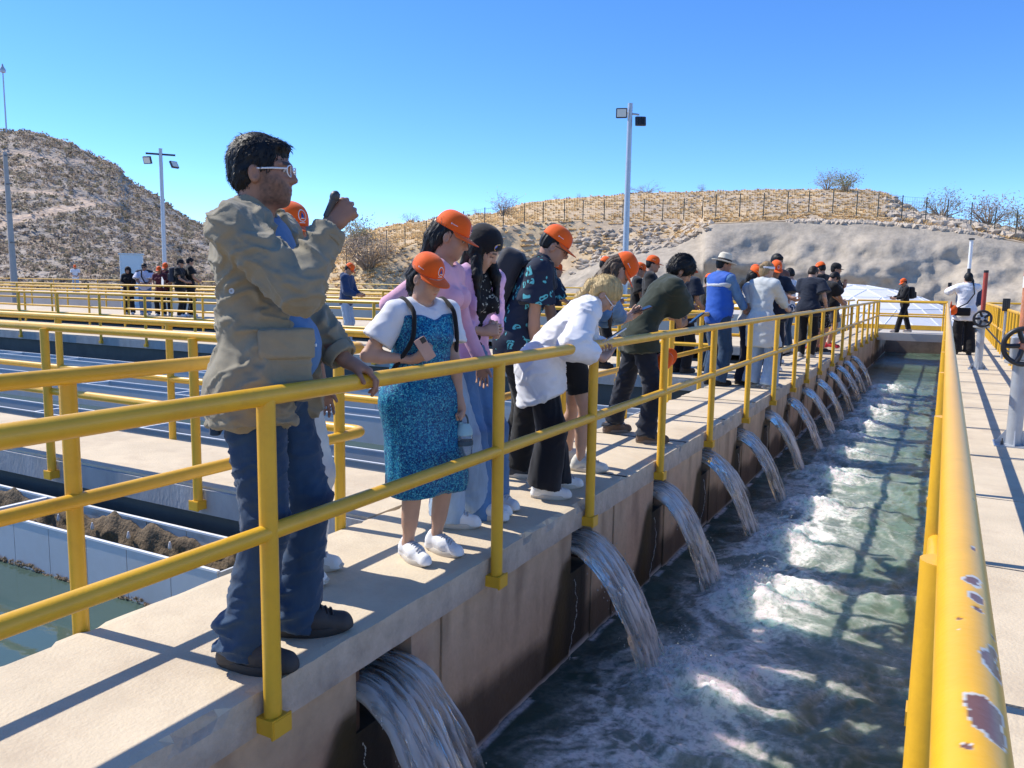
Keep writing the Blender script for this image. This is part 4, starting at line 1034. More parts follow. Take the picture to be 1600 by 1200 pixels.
# ---- cloth and skin materials (shared by colour)
_mc = {}
def cloth(key, col, rough=.85, bump=.25, bscale=240., var=.12, vscale=7, sheen=.15, stretch=(1, 1, 1), fold=.55, fscale=7.):
    if key not in _mc: _mc[key] = mat(key, col, rough, var=var, vscale=vscale, bump=bump, bscale=bscale, bdist=.002, sheen=sheen, spec=.25, stretch=stretch, fold=fold, fscale=fscale)
    return _mc[key]
def skinmat():
    if 'skin' not in _mc:
        m = mat('skin', (1, 1, 1), .5, attr=True, var=.05, vscale=30, bump=.12, bscale=180, bdist=.002, spec=.35)
        b = m.node_tree.nodes['Principled BSDF']; b.inputs['Subsurface Weight'].default_value = .08; b.inputs['Subsurface Radius'].default_value = (.012, .005, .003); b.inputs['Subsurface Scale'].default_value = 1.0
        _mc['skin'] = m
    return _mc['skin']
def hairmat(key, col, rough=.42):
    k = 'hair_'+key
    if k not in _mc: _mc[k] = mat(k, col, .55, var=.35, vscale=60, bump=.5, bscale=120, bdist=.004, stretch=(1, 1, .12), spec=.3)
    return _mc[k]
ORANGE = (.86, .115, .008)
def patterned(key, base, ink, scale, thr, typ='leaf'):
    m = mat(key, base, .8, bump=.2, bscale=240, bdist=.002, spec=.25); N = m.node_tree.nodes; L = m.node_tree.links; b = N['Principled BSDF']
    tc = N.new('ShaderNodeTexCoord'); rgb = N.new('ShaderNodeMix'); rgb.data_type = 'RGBA'
    if typ == 'sequin':
        v = N.new('ShaderNodeTexVoronoi'); v.inputs['Scale'].default_value = scale; L.new(tc.outputs['Object'], v.inputs['Vector'])
        s_ = N.new('ShaderNodeSeparateColor'); L.new(v.outputs['Color'], s_.inputs[0])
        cr = N.new('ShaderNodeValToRGB'); cr.color_ramp.interpolation = 'LINEAR'
        e = cr.color_ramp.elements; e[0].position = 0; e[0].color = (.003, .03, .12, 1); e[1].position = 1; e[1].color = (.10, .42, .50, 1)
        for p_, c_ in ((.3, (.004, .07, .22, 1)), (.55, (.008, .15, .30, 1)), (.8, (.02, .25, .36, 1))):
            q = e.new(p_); q.color = c_
        L.new(s_.outputs[0], cr.inputs[0]); L.new(cr.outputs[0], b.inputs['Base Color']); b.inputs['Roughness'].default_value = .45
        return m
    n = N.new('ShaderNodeTexNoise'); n.inputs['Scale'].default_value = scale*.9; n.inputs['Detail'].default_value = 1
    L.new(tc.outputs['Object'], n.inputs['Vector'])
    ad = N.new('ShaderNodeMix'); ad.data_type = 'RGBA'; ad.inputs[0].default_value = .10; L.new(tc.outputs['Object'], ad.inputs[6]); L.new(n.outputs['Color'], ad.inputs[7])
    v = N.new('ShaderNodeTexVoronoi'); v.inputs['Scale'].default_value = scale; L.new(ad.outputs[2], v.inputs['Vector'])
    # ring / curl shapes round the cell centres
    mr = N.new('ShaderNodeMapRange'); mr.inputs[1].default_value = thr; mr.inputs[2].default_value = thr+.05; L.new(v.outputs['Distance'], mr.inputs[0])
    m2 = N.new('ShaderNodeMapRange'); m2.inputs[1].default_value = thr+.15; m2.inputs[2].default_value = thr+.20; m2.inputs[3].default_value = 1; m2.inputs[4].default_value = 0; L.new(v.outputs['Distance'], m2.inputs[0])
    n3 = N.new('ShaderNodeTexNoise'); n3.inputs['Scale'].default_value = scale*2.6; L.new(tc.outputs['Object'], n3.inputs['Vector'])
    m3 = N.new('ShaderNodeMapRange'); m3.inputs[1].default_value = .40; m3.inputs[2].default_value = .45; L.new(n3.outputs[0], m3.inputs[0])
    a1 = N.new('ShaderNodeMath'); a1.operation = 'MULTIPLY'; L.new(mr.outputs[0], a1.inputs[0]); L.new(m2.outputs[0], a1.inputs[1])
    a2 = N.new('ShaderNodeMath'); a2.operation = 'MULTIPLY'; L.new(a1.outputs[0], a2.inputs[0]); L.new(m3.outputs[0], a2.inputs[1])
    L.new(a2.outputs[0], rgb.inputs[0]); rgb.inputs[6].default_value = (*base, 1); rgb.inputs[7].default_value = (*ink, 1); L.new(rgb.outputs[2], b.inputs['Base Color'])
    return m
# ---- shared small meshes: cap, shoe
def cap_meshes():
    na, nr = 48, 14; V = []
    for j in range(nr+1):
        ph = j/nr*math.pi/2
        for i in range(na):
            a = 2*math.pi*i/na; seam = 1+.020*abs(math.sin(3*a+math.pi/2))**.5*math.cos(ph)
            pf = 1+.05*max(math.sin(a), 0)*math.sin(2*ph)      # stiff front panel
            V.append((.087*math.cos(a)*math.cos(ph)**.75*seam, .106*math.sin(a)*math.cos(ph)**.75*seam*pf, .108*math.sin(ph)**.92-.004))
    V = np.array(V); I = np.arange((nr+1)*na).reshape(nr+1, na); J = np.roll(I, -1, 1)
    q = np.stack([I[:-1], J[:-1], J[1:], I[1:]], -1).reshape(-1, 4)
    Vi = V*np.array([.97, .97, .97]); n = len(V); q2 = q[:, ::-1]+n
    rimq = np.stack([I[0], I[0]+n, J[0]+n, J[0]], -1)
    crown = np_mesh('crown', np.concatenate([V, Vi]), [q, q2, rimq], True)
    nb, mb = 25, 8; V = []
    for s_ in (0, 1):
        for j in range(mb):
            t = j/(mb-1)
            for i in range(nb):
                a = R_(-74+148*i/(nb-1)); ext = .076*math.cos(a*.98)**.8 if math.cos(a*.98) > 0 else 0
                x = math.sin(a)*(.0865+ext*t*.22); y = math.cos(a)*.106+ext*t
                z = -.004-.16*x*x*12*(.2+.8*t)*.35-.012*t-.0035*s_
                V.append((x, y, z))
    V = np.array(V); I = np.arange(mb*nb).reshape(mb, nb); n = mb*nb
    q = np.stack([I[:-1, :-1], I[:-1, 1:], I[1:, 1:], I[1:, :-1]], -1).reshape(-1, 4)
    ring = np.concatenate([I[0], I[1:, -1], I[-1, -2::-1], I[-2:0:-1, 0]]); r2 = np.roll(ring, -1)
    brim = np_mesh('brim', V, [q[:, ::-1], q+n, np.stack([ring, r2, r2+n, ring+n], -1)], True)
    # emblem: white ring with a blue drop on the front panel
    def on(a, z, out=.0015):
        ph = math.asin(min(max((z+.004)/.108, 0), 1)**(1/.92)); pf = 1+.05*max(math.sin(a), 0)*math.sin(2*ph)
        return np.array([.087*math.cos(a)*math.cos(ph)**.75*1.012, .106*math.sin(a)*math.cos(ph)**.75*1.012*pf, z])*np.array([1+out*10, 1+out*10, 1])
    def patch(poly, out):  # poly in (u right, v up) metres on the front panel
        V = [on(math.pi/2-u/.095, .046+v, out) for u, v in poly]; return V
    mr_ = MB(); n = 28
    o_ = [(.026*math.cos(2*math.pi*i/n), .027*math.sin(2*math.pi*i/n)) for i in range(n)]; i_ = [(.022*math.cos(2*math.pi*i/n), .023*math.sin(2*math.pi*i/n)) for i in range(n)]
    mr_.add(patch(o_, .0015)+patch(i_, .0015), [(i, (i+1) % n, n+(i+1) % n, n+i) for i in range(n)])
    mr_.add(patch([(-.017, -.0335), (.017, -.0335), (.017, -.030), (-.017, -.030)], .0015), [(0, 1, 2, 3)])
    mr_.add(patch([(-.013, -.014), (.013, -.014), (.010, -.010), (-.010, -.010)], .0022), [(0, 1, 2, 3)])
    dp = MB(); dp.add(patch([(0, .017), (.004, .008), (.009, -.002), (.0085, -.009), (0, -.009), (-.0085, -.009), (-.009, -.004), (-.006, .003)], .0019), [tuple(range(7, -1, -1))])
    sd = MB()
    for a0 in (R_(10), R_(170)):
        for k in range(8):
            z0 = .030; a1 = a0+(-.18+.05*k)*(1 if a0 < 1 else -1)
            hh = .010 if k == 0 else .0035
            sd.add([on(a1, z0-hh*.5), on(a1+.035, z0-hh*.5), on(a1+.035, z0+hh*.5), on(a1, z0+hh*.5)], [(0, 1, 2, 3)])
    return crown, brim, mr_.mesh('ring'), dp.mesh('drop'), sd.mesh('side_print')
CAP = cap_meshes()
M['cap'] = cloth('orange_cap', ORANGE, .75, var=.06, bscale=300, fold=.12); M['capblack'] = cloth('black_cap', (.012, .012, .014), .8, fold=.1)
M['emb_w'] = mat('embroidery_white', (.75, .75, .75), .7); M['emb_b'] = mat('embroidery_blue', (.02, .07, .30), .7)
M['lace'] = mat('grey_lace', (.42, .41, .42), .8)
M['sole'] = mat('white_rubber', (.56, .51, .44), .6, var=.1, vscale=20); M['soleb'] = mat('black_rubber', (.02, .02, .022), .7); M['solet'] = mat('tan_rubber', (.20, .155, .12), .8)
def shoe_mesh(kind):
    s = SDF(); h = .0045
    hi = kind == 'boot'
    s.rc((0, -.055, .062), (0, .05, .056), .040, .039, .03).rc((0, .05, .050), (0, .145, .040), .041, .034, .03, clips=())
    s.rc((0, -.055, .06), (0, -.045, .125 if hi else .095), .038, .036, .02)
    s.rc((0, .0, .075), (0, .06, .062), .036, .034, .02)
    s.rc((0, -.07, .03), (0, .15, .025), .036, .036, .01)
    s.p = [(t, o, k, lo, hi_, pr, ((np.array([0, 0, .018]), (0, 0, -1)),)) for t, o, k, lo, hi_, pr, c in s.p]
    V, Q = s.mesh(h); V = V.copy(); lat = np.clip((V[:, 1]+.02)/.15, 0, 1); V[:, 0] *= 1+.13*np.sin(lat*math.pi)
    V += vnorm(V, Q)*(.0006*(1-2*np.abs(fbm(V*40, 2))))[:, None]
    up = np_mesh('upper', V, Q)
    n = 40; b = MB(); out = []
    for i in range(n):
        a = 2*math.pi*i/n; y = .039+.138*math.sin(a); t = (y+.1)/.28; wd = .036+.011*math.sin(np.clip((t-.25)/.6, 0, 1)*math.pi)-.004*(t < .2); cx = math.cos(a); wd *= abs(cx)**-.25 if abs(cx) > .05 else 1; out.append((wd*cx, y))
    lv = [(0, .97), (.006, 1.03), (.026, 1.04), (.031, 1.0)] if kind != 'runner' else [(0, .95), (.008, 1.06), (.03, 1.10), (.04, 1.0)]
    V = [(x*k, .039+(y-.039)*k, z+(.012*max(0, (y-.1)/.08)**2 if z < .02 else .004*max(0, (y-.1)/.08))) for z, k in lv for x, y in out]
    F = [(L*n+i, L*n+(i+1) % n, (L+1)*n+(i+1) % n, (L+1)*n+i) for L in range(3) for i in range(n)]+[tuple(range(n-1, -1, -1)), tuple(3*n+i for i in range(n))]
    V = [(x*1.07, y*1.02, z) for x, y, z in V]; sole = b.add(V, F).mesh('sole', True)
    lc = MB()
    for k in range(5):
        y = .035+.018*k; z = .1135-.0066*k
        lc.tube([(-.026, y-.006, z-.014), (-.012, y-.003, z-.001), (0, y, z+.002), (.012, y+.003, z-.001), (.026, y+.006, z-.014)], .0042, 6)
    lc
    return up, sole, lc.mesh('laces', True)
SHOE = {k: shoe_mesh(k) for k in ('sneaker', 'runner', 'boot')}
def hand(s, w, d, n, side, curl=.3, thumb=.5, spread=.1, sc_=1.0, fr=.0085, curls=None, k=.010):
    d = nrm(d); n = np.asarray(n, float); n = nrm(n-d*(n @ d)); t = np.cross(d, n)*side
    L = lambda x, y, z: w+sc_*(d*x+t*y+n*z)
    fr *= sc_
    s.rc(L(-.01, 0, 0), L(.022, 0, 0), .027*sc_, .030*sc_, .02, flat=(n, 1.35))
    s.rc(L(.03, .018, 0), L(.082, .024, 0), .019*sc_, .0145*sc_, .018, flat=(n, 1.15)).rc(L(.03, -.016, 0), L(.076, -.026, 0), .018*sc_, .0135*sc_, .018, flat=(n, 1.15)).rc(L(.03, 0, .0), L(.082, 0, 0), .020*sc_, .0150*sc_, .018, flat=(n, 1.2))
    s.rc(L(.018, .022, .006), L(.048, .034, .010), .016*sc_, .012*sc_, .014)
    LN = [(.042, .026, .022), (.047, .030, .024), (.043, .028, .022), (.034, .021, .019)]
    for i in range(4):
        c = curls[i] if curls else curl*(1+.10*i); y0 = .030-.0195*i; base = L(.084-.004*abs(i-1.2), y0, 0); sp_ = spread*(1.2-i)
        p = base; a = 0; r0 = fr*(1.0 if i < 3 else .88)
        for j, (ln, ac) in enumerate(zip(LN[i], (.75, 1.1, .8))):
            a += c*ac*1.25; dd = d*math.cos(a)+n*math.sin(a)+t*sp_*math.cos(a); p2 = p+nrm(dd)*ln*sc_
            s.rc(p, p2, r0*(1-.07*j), r0*(1-.07*(j+1)), .004); p = p2
    b0 = L(.040, .032, .008); dv = nrm(d*.75+t*(.85-.6*thumb)+n*(.25+.55*thumb)); p1 = b0+dv*.036*sc_; dv2 = nrm(dv+d*.25-t*.25*thumb+n*.35*thumb); p2 = p1+dv2*.030*sc_
    s.rc(b0, p1, .0125*sc_, .0105*sc_, .012).rc(p1, p2, .0102*sc_, .0082*sc_, .004)
def headframe(c, pitch, yaw, roll): return c, rotz(yaw) @ roty(roll) @ rotx(-pitch)
PEOPLE = {}
def person(label, x, y, yaw, H=1.70, fem=False, build=1.0, lean=0., pelv=(0, 0), twist=0., side=0., head=(0.2, 0, 0), feet=((-.10, 0, .1), (.10, 0, -.1)),
           L=None, R=None, skin=(.36, .19, .12), hair=('short', 'black', (.012, .010, .010)), cap=None, capdy=0., top=None, bottom=None, shoes=('sneaker', (.7, .7, .7), 'sole'),
           res=.010, z=0., beard=0., face=True, belly=0., group='visitors leaning on and standing along the walkway', glasses=None, hide_legs=False, extra=None, legrise=0.):
    s = H/1.75; T = thing('person', label, 'person', (x, y, z), yaw, group)
    Wm = Matrix.Translation((x, y, z)) @ Matrix.Rotation(yaw, 4, 'Z'); Wi = Wm.inverted()
    loc = lambda p: np.array(Wi @ Vector(p)); dirl = lambda v: np.array((Wi.to_3x3() @ Vector(v)))
    bw = build*(.90 if fem else 1.0)
    hp = .93*s-legrise; P = np.array([pelv[0], pelv[1], hp+.02*s])
    rl = roty(side)
    U1 = rl @ rotx(-lean*.55) @ np.array([0, 0, 1.]); U2 = rl @ rotx(-lean) @ np.array([0, 0, 1.]); U3 = rl @ rotx(-lean*1.12) @ np.array([0, 0, 1.])
    F1 = rl @ rotx(-lean*.55) @ np.array([0, 1., 0]); F2 = rl @ rotx(-lean) @ rotz(twist) @ np.array([0, 1., 0]); X2 = rl @ rotz(twist) @ np.array([1., 0, 0])
    waist = P+U1*.16*s; chest = waist+U2*.20*s; neck = chest+U3*.185*s
    sw = (.165 if fem else .185)*s*(.6+.4*build)
    sh = {1: neck-U3*.055*s+X2*sw, -1: neck-U3*.055*s-X2*sw}
    hc = neck+(U3*.6+np.array([0, 0, .4]))*.105*s+nrm(F2)*(.025+.03*math.sin(max(head[0], 0)))*s
    hc = hc+np.array([0, 0, .035*s])
    HR = rotz(head[1]) @ roty(head[2]) @ rotx(-head[0]); hs = .235*s/.235*(.97 if not fem else .95)
    hl = lambda a, b, c_: hc+HR @ (np.array([a, b, c_])*hs)
    hip = {1: P+np.array([.088*s*bw, 0, -.03*s]), -1: P+np.array([-.088*s*bw, 0, -.03*s])}
    ank = {}; kne = {}
    for sd, ft in ((-1, feet[0]), (1, feet[1])):
        an = np.array([ft[0], ft[1]-.03*s, .085*s+(ft[3] if len(ft) > 3 else 0)]); pole = np.array([-math.sin(ft[2])*.9+sd*.05, 1, 0])
        kne[sd], ank[sd] = ik(hip[sd], an, .435*s, .42*s, pole); ank[sd] = an
    wri = {}; elb = {}; hd = {}
    for sd, a in ((-1, L), (1, R)):
        a = a or {}
        if 'w' in a: tgt = loc(a['w'])
        elif 'p' in a: tgt = np.asarray(a['p'], float)*s
        else: tgt = sh[sd]+np.array([sd*.05*s, .05*s, -.50*s])
        pole = a.get('pole', (sd*.5, -1, -.2)); elb[sd], wri[sd] = ik(sh[sd], tgt, .285*s, .25*s, pole)
        fd = nrm(wri[sd]-elb[sd]); dd = a.get('d'); nn = a.get('n')
        if 'wd' in a: dd = dirl(a['wd'])
        if 'wn' in a: nn = dirl(a['wn'])
        hd[sd] = (fd if dd is None else np.asarray(dd, float), np.array([-sd, .25, 0.]) if nn is None else np.asarray(nn, float), a)
    tw = 1.0
    # ------------------------------------------------ torso primitives, reused for skin and clothes
    def torso(S, g, fit=1.0, k=.04, hipr=.0):
        wx = bw*fit
        S.el(P+np.array([0, -.005, -.02*s]), ((.158 if not fem else .168)*s*wx+g+hipr, .112*s*build+g, .12*s+g), np.stack([[1, 0, 0], F1, U1], 1), k)
        S.rc(P+U1*.03*s, waist, (.143 if not fem else .135)*s*wx+g, (.138 if not fem else .122)*s*wx+g, k, flat=(F1, 1.38/build**.5))
        S.rc(waist, chest+U2*.03*s, (.138 if not fem else .122)*s*wx+g, (.158 if not fem else .138)*s*wx+g, k, flat=(F2, 1.42))
        S.rc(sh[-1]*.80+sh[1]*.20-U3*.02*s, sh[1]*.80+sh[-1]*.20-U3*.02*s, .078*s+g, None, k, flat=(F2, 1.15))
        S.rc(neck-U3*.01*s-F2*.02*s, sh[1], .052*s+g*.6, .052*s+g, k*.8); S.rc(neck-U3*.01*s-F2*.02*s, sh[-1], .052*s+g*.6, .052*s+g, k*.8)
        if belly: S.el(waist+F1*(.045+.05*belly)*s-U1*.05*s, (.135*s*bw+g, .10*s*(1+belly)+g, .14*s+g), np.stack([[1, 0, 0], F1, U1], 1), .06)
        if fem:
            for q in (-1, 1): S.el(chest+F2*.088*s+X2*q*.062*s-U2*.0*s, (.058*s+g*.7, .052*s+g*.7, .058*s+g*.7), None, .035)
    thin = .86 if fem else 1.0
    # ------------------------------------------------ body skin
    S = SDF(); torso(S, -.012)
    for sd in (-1, 1):
        S.rc(sh[sd], sh[sd]*.55+elb[sd]*.45, .050*s*thin*build**.5, .046*s*thin*build**.5, .03).rc(sh[sd]*.55+elb[sd]*.45, elb[sd], .046*s*thin*build**.5, .037*s*thin*build**.4, .02)
        m_ = elb[sd]*.7+wri[sd]*.3; S.rc(elb[sd], m_, .038*s*thin*build**.4, .040*s*thin*build**.4, .015).rc(m_, wri[sd], .040*s*thin*build**.4, .0255*s*thin, .015)
        S.rc(hip[sd], kne[sd], .080*s*bw, .052*s, .03); c_ = kne[sd]*.68+ank[sd]*.32+np.array([0, -.018*s, 0])
        S.rc(kne[sd], ank[sd], .048*s, .034*s, .02); S.rc(c_, c_*.5+ank[sd]*.5, .047*s*(.95 if fem else 1), .034*s, .04)
        S.rc(ank[sd], ank[sd]+np.array([0, .06*s, -.04*s]), .034*s, .028*s, .02)
    Vb, Qb = S.mesh(.0132 if res < .009 else max(res*1.35, .023))
    Hs = SDF()
    E = lambda c_, r_, k=.02, Rr=None, op='u': Hs.el(hl(*c_), np.array(r_)*hs, HR if Rr is None else HR @ Rr, k, op=op)
    E((0, -.014, .034), (.074, .094, .084)); E((0, .022, -.02), (.063, .072, .092), .03); E((0, .036, -.074), (.046, .046, .036), .035); E((0, .066, -.096), (.021, .019, .018), .02)
    for q in (-1, 1):
        E((q*.040, .052, -.03), (.022, .022, .026), .022); E((q*.077, -.008, -.012), (.010, .020, .031), .006, rotx(.2)); Hs.el(hl(q*.085, -.004, -.012), np.array((.006, .009, .016))*hs, HR, .004, op='s')
        Hs.el(hl(q*.032, .098, .004), np.array((.017, .014, .011))*hs, HR, .014, op='s')
        E((q*.032, .075, .003), (.0125, .0125, .0115), .003)
        Hs.rc(hl(q*.050, .074, .022), hl(q*.014, .088, .021), .009*hs, .010*hs, .014)
    Hs.rc(hl(0, .086, .012), hl(0, .105, -.026), .0085*hs, .0125*hs, .012).rc(hl(-.011, .094, -.031), hl(.011, .094, -.031), .0085*hs, None, .008)
    Hs.rc(hl(-.017, .083, -.057), hl(.017, .083, -.057), .0075*hs, None, .008).rc(hl(-.014, .082, -.069), hl(.014, .082, -.069), .0085*hs, None, .007)
    Hs.rc(hl(-.022, .094, -.063), hl(.022, .094, -.063), .0022*hs, None, .004, op='s')
    nb = neck-F2*.012*s; nr_ = (.050 if fem else .060)*s
    Hs.rc(hl(0, -.022, -.05), nb, nr_*.95, nr_, .03).rc(nb, nb-U3*.05*s, nr_, nr_*1.25, .03)
    Vh_, Qh = Hs.mesh(.0050 if res < .0078 else (.0058 if res < .009 else max(.0105, res*.7)))
    Ha = SDF()
    for sd in (-1, 1):
        d_, n_h, a = hd[sd]; fd = nrm(wri[sd]-elb[sd])
        Ha.rc(wri[sd]-fd*.06*s, wri[sd], .030*s*thin, .0255*s*thin, .01)
        if not a.get('nohand'): hand(Ha, wri[sd], d_, n_h, sd, a.get('curl', .35), a.get('thumb', .5), a.get('spread', .06), s*(.92 if fem else 1.0), curls=a.get('curls'))
    Vd, Qd = Ha.mesh(.0052 if res < .009 else res*.75)
    V = np.concatenate([Vb, Vh_, Vd]); Q = np.concatenate([Qb, Qh+len(Vb), Qd+len(Vb)+len(Vh_)])
    sk = np.array(skin); C_ = np.tile(sk, (len(V), 1))*(1+.10*fbm(V*14, 3))[:, None]
    q = ((V-hc) @ HR)/hs
    inh = np.zeros(len(V), bool); inh[len(Vb):len(Vb)+len(Vh_)] = True
    def paint(mask, col, k=1.0):
        mm = (np.clip(mask, 0, 1)*inh*k)[:, None]; C_[:] = C_*(1-mm)+np.array(col)*mm
    hcx = np.array(hair[2])
    if beard:
        bm = sstep(-.028, -.045, q[:, 2]+.020*sstep(.03, .06, np.abs(q[:, 0]))*-1+.006*fbm(q*90, 2))*sstep(-.015, .02, q[:, 1])*sstep(-.118, -.104, q[:, 2])
        bm = np.maximum(bm, sstep(.055, .066, np.abs(q[:, 0]))*sstep(.0, .02, q[:, 1])*sstep(.05, .03, q[:, 1])*sstep(.02, 0, q[:, 2])*sstep(-.1, -.06, q[:, 2]))
        bm = bm*(1-.8*sstep(.034, .020, np.hypot(q[:, 0], (q[:, 2]+.035)*1.2))*(q[:, 1] > .05)*(q[:, 2] > -.048))
        paint(bm*(.62+.5*fbm(q*160, 2)), (.05, .032, .026), beard)
    front = q[:, 1] > .045
    paint(sstep(.35, .9, 1-np.hypot(np.abs(q[:, 0])-.0, (q[:, 2]+.062)*2.2)/.03)*front, sk*np.array([.85, .50, .48]) if not fem else sk*np.array([.95, .40, .40]), .9)
    bz = q[:, 2]-.025+.20*(np.abs(q[:, 0])-.03)**2*10
    paint(sstep(.0085, .0045, np.abs(bz))*(np.abs(q[:, 0]) > .012)*(np.abs(q[:, 0]) < .052)*front, hcx*.8+.005, .85)
    if head[0] > .45 or hair[0] == 'closed':
        paint(sstep(.0055, .0025, np.abs(q[:, 2]+.003+.35*(np.abs(q[:, 0])-.032)**2*10))*(np.abs(np.abs(q[:, 0])-.032) < .015)*front, (.02, .012, .01), .9)
    else:
        ey = np.hypot((np.abs(q[:, 0])-.032)/.0125, (q[:, 2]-.002)/.0058)
        paint((ey < 1.25)*front*(q[:, 1] > .06), (.05, .025, .02), .9); paint((ey < .9)*front*(q[:, 1] > .06), (.55, .52, .50)); paint((np.hypot((np.abs(q[:, 0])-.032), q[:, 2]-.002) < .0055)*front*(q[:, 1] > .06), (.015, .01, .008))
    body = obj('body', np_mesh('body', V, Q, True, np.clip(C_, 0, 1)), skinmat(), T)
    # ------------------------------------------------ clothes
    def garment(nm, S_, m, amp=.005, freq=9, h=None, seed=0, stretch=(1, 1, .55)):
        V_, Q_ = S_.mesh(h or res*1.1); V_ = wrinkle(V_, Q_, amp, freq, seed+x*3, stretch); return obj(nm, np_mesh(nm, V_, Q_, True), m, T)
    seed = abs(x*7+y*3)
    def sleeves(S_, g, frac, cuff=None, k=.03, puff=0):
        for sd in (-1, 1):
            a, b_, c_ = sh[sd], elb[sd], wri[sd]; ra = .052*s*thin*build**.5+g
            if frac <= 1:
                e = a*(1-frac)+b_*frac; u = nrm(b_-a); S_.rc(a, e+u*.03, ra+.004, ra+(.012 if cuff is None else cuff), k, clips=((e, u),))
            else:
                f2 = min(frac-1, 1.0); e = b_*(1-f2)+c_*f2; u = nrm(c_-b_); rb = .040*s*thin*build**.4+g+puff
                S_.rc(a, b_, ra, rb+.004, k*.7); S_.rc(b_, e+u*.03, rb+.004, (.030*s*thin+g*.9) if cuff is None else cuff, .012, clips=((e, u),))
    if top:
        kind, m, o = top[0], top[1], (top[2] if len(top) > 2 else {})
        g = o.get('g', .012 if kind in ('tee',) else .016); hem = o.get('hem', -.10)
        if kind in ('tee', 'shirt', 'crop', 'jacket', 'hoodie'):
            S_ = SDF(); torso(S_, g, o.get('fit', 1.0), hipr=o.get('flare', 0))
            if hem < -.115: S_.rc(P, P-np.array([0, .0, -hem*s*1.0-.02]), (.150*s*bw)+g, (.155*s*bw)+g+o.get('flare', 0), .05, flat=((0, 1, 0), 1.30))
            if hem < -.115:
                for sd in (-1, 1): S_.rc(hip[sd], hip[sd]*.2+kne[sd]*.8, .086*s*bw+g+.022+o.get('flare', 0)*.5, .086*s*bw+g+.026+o.get('flare', 0)*.5, .06)
            hp_ = P+U1*hem*s
            hn = -U1 if hem > -.115 else np.array([0, 0, -1.])
            S_.p = [(t, op, k, lo, hi, pr, cl+((hp_, hn+np.array(o.get('hemtilt', (0, 0, 0)))),)) for t, op, k, lo, hi, pr, cl in S_.p]
            sleeves(S_, g, o.get('sleeve', .62 if kind == 'tee' else 1.95), o.get('cuff'), puff=o.get('puff', 0))
            nk = o.get('neck', .070)
            S_.el(neck+U3*.03*s+F2*.018*s, (nk*s, nk*s*1.05, .055*s), None, .01, op='s')
            if o.get('vee'): S_.rc(neck+F2*.10*s+U3*.0, chest+F2*.16*s+U2*(.10-o['vee'])*s, .05*s, .012*s, .01, op='s')
            if o.get('open'):
                ow = o['open']; S_.rc(neck+F2*.12*s, chest+F2*.20*s, ow*.75, ow, .012, op='s').rc(chest+F2*.20*s, P+F1*.22*s-U1*.35*s, ow, ow*1.15, .012, op='s')
            garment(o.get('name', {'tee': 'shirt', 'crop': 'top', 'jacket': 'jacket', 'shirt': 'shirt', 'hoodie': 'hoodie'}[kind]), S_, m, o.get('amp', .006), o.get('freq', 9), seed=seed, h=o.get('h'))
            if o.get('collar'):
                S_ = SDF(); c0 = neck-U3*.015*s-F2*.01*s
                S_.rc(c0, c0+U3*.045*s, .070*s+g*.4, .063*s+g*.3, .01); S_.rc(c0-U3*.03*s, c0+U3*.09*s, .058*s, .056*s, .004, op='s'); S_.bx(c0+F2*.10*s, (.028*s, .06*s, .09*s), np.stack([X2, F2, U3], 1), .005, .006, op='s')
                garment('collar', S_, o['collar'] if o['collar'] is not True else m, 0, h=min(res, .006))
            if o.get('under'):
                S_ = SDF(); torso(S_, g*.25, 1.0)
                S_.p = [(t, op, k, lo, hi, pr, cl+((P-U1*.10*s, -U1),)) for t, op, k, lo, hi, pr, cl in S_.p]; S_.el(neck+U3*.05*s+F2*.03*s, (.064*s, .07*s, .06*s), None, .01, op='s')
                garment('undershirt', S_, o['under'], .004, 8, seed=seed+5, h=res*1.4)
            if o.get('rag'):
                S_ = SDF(); sleeves(S_, g+.004, o.get('sleeve', .62)); 
                for sd in (-1, 1): S_.rc(neck*.5+sh[sd]*.5+U3*.005, sh[sd], .055*s+g, .056*s+g, .03)
                garment('sleeve', S_, o['rag'], .003)
            if o.get('vest'):
                S_ = SDF(); torso(S_, g+.014, 1.02)
                S_.p = [(t, op, k, lo, hi, pr, cl+((P-U1*.11*s, -U1),)) for t, op, k, lo, hi, pr, cl in S_.p]
                S_.el(neck+U3*.05*s+F2*.03*s, (.08*s, .09*s, .06*s), None, .01, op='s')
                for sd in (-1, 1): S_.el(sh[sd]+X2*sd*.055*s-U3*.06*s, (.07*s, .11*s, .15*s), None, .01, op='s')
                S_.rc(neck+F2*.14*s, P+F1*.22*s, .03, .03, .01, op='s')
                vv = garment('vest', S_, o['vest'], .005, 8, seed=seed+2)
        if kind == 'dress':
            S_ = SDF(); torso(S_, .024, 1.03); hz_ = o.get('len', .42)*s; w1 = .178*s*bw
            S_.rc(P+np.array([0, 0, -.02]), np.array([(ank[-1][0]+ank[1][0])/2, (ank[-1][1]+ank[1][1])/2+.02, hz_-.03]), w1, w1*1.16, .06, flat=((0, 1, 0), 1.22))
            for sd in (-1, 1): S_.rc(hip[sd], kne[sd]+np.array([0, 0, -.0]), .105*s*bw, .088*s*bw, .08).rc(kne[sd], ank[sd], .088*s*bw, .085*s*bw, .08)
            S_.p = [(t, op, k, lo, hi, pr, cl+((np.array([0, 0, hz_]), (0, 0.05, -1)), (neck-U3*.075*s, U3))) for t, op, k, lo, hi, pr, cl in S_.p]
            for sd in (-1, 1):
                S_.el(sh[sd]+X2*sd*.055*s-U3*.03*s, (.072*s, .13*s, .12*s), None, .012, op='s')
                S_.rc(neck-U3*.075*s+X2*sd*.085*s, neck-U3*.02*s+X2*sd*.10*s-F2*.01*s, .052*s, .046*s, .02, flat=(F2, .80))
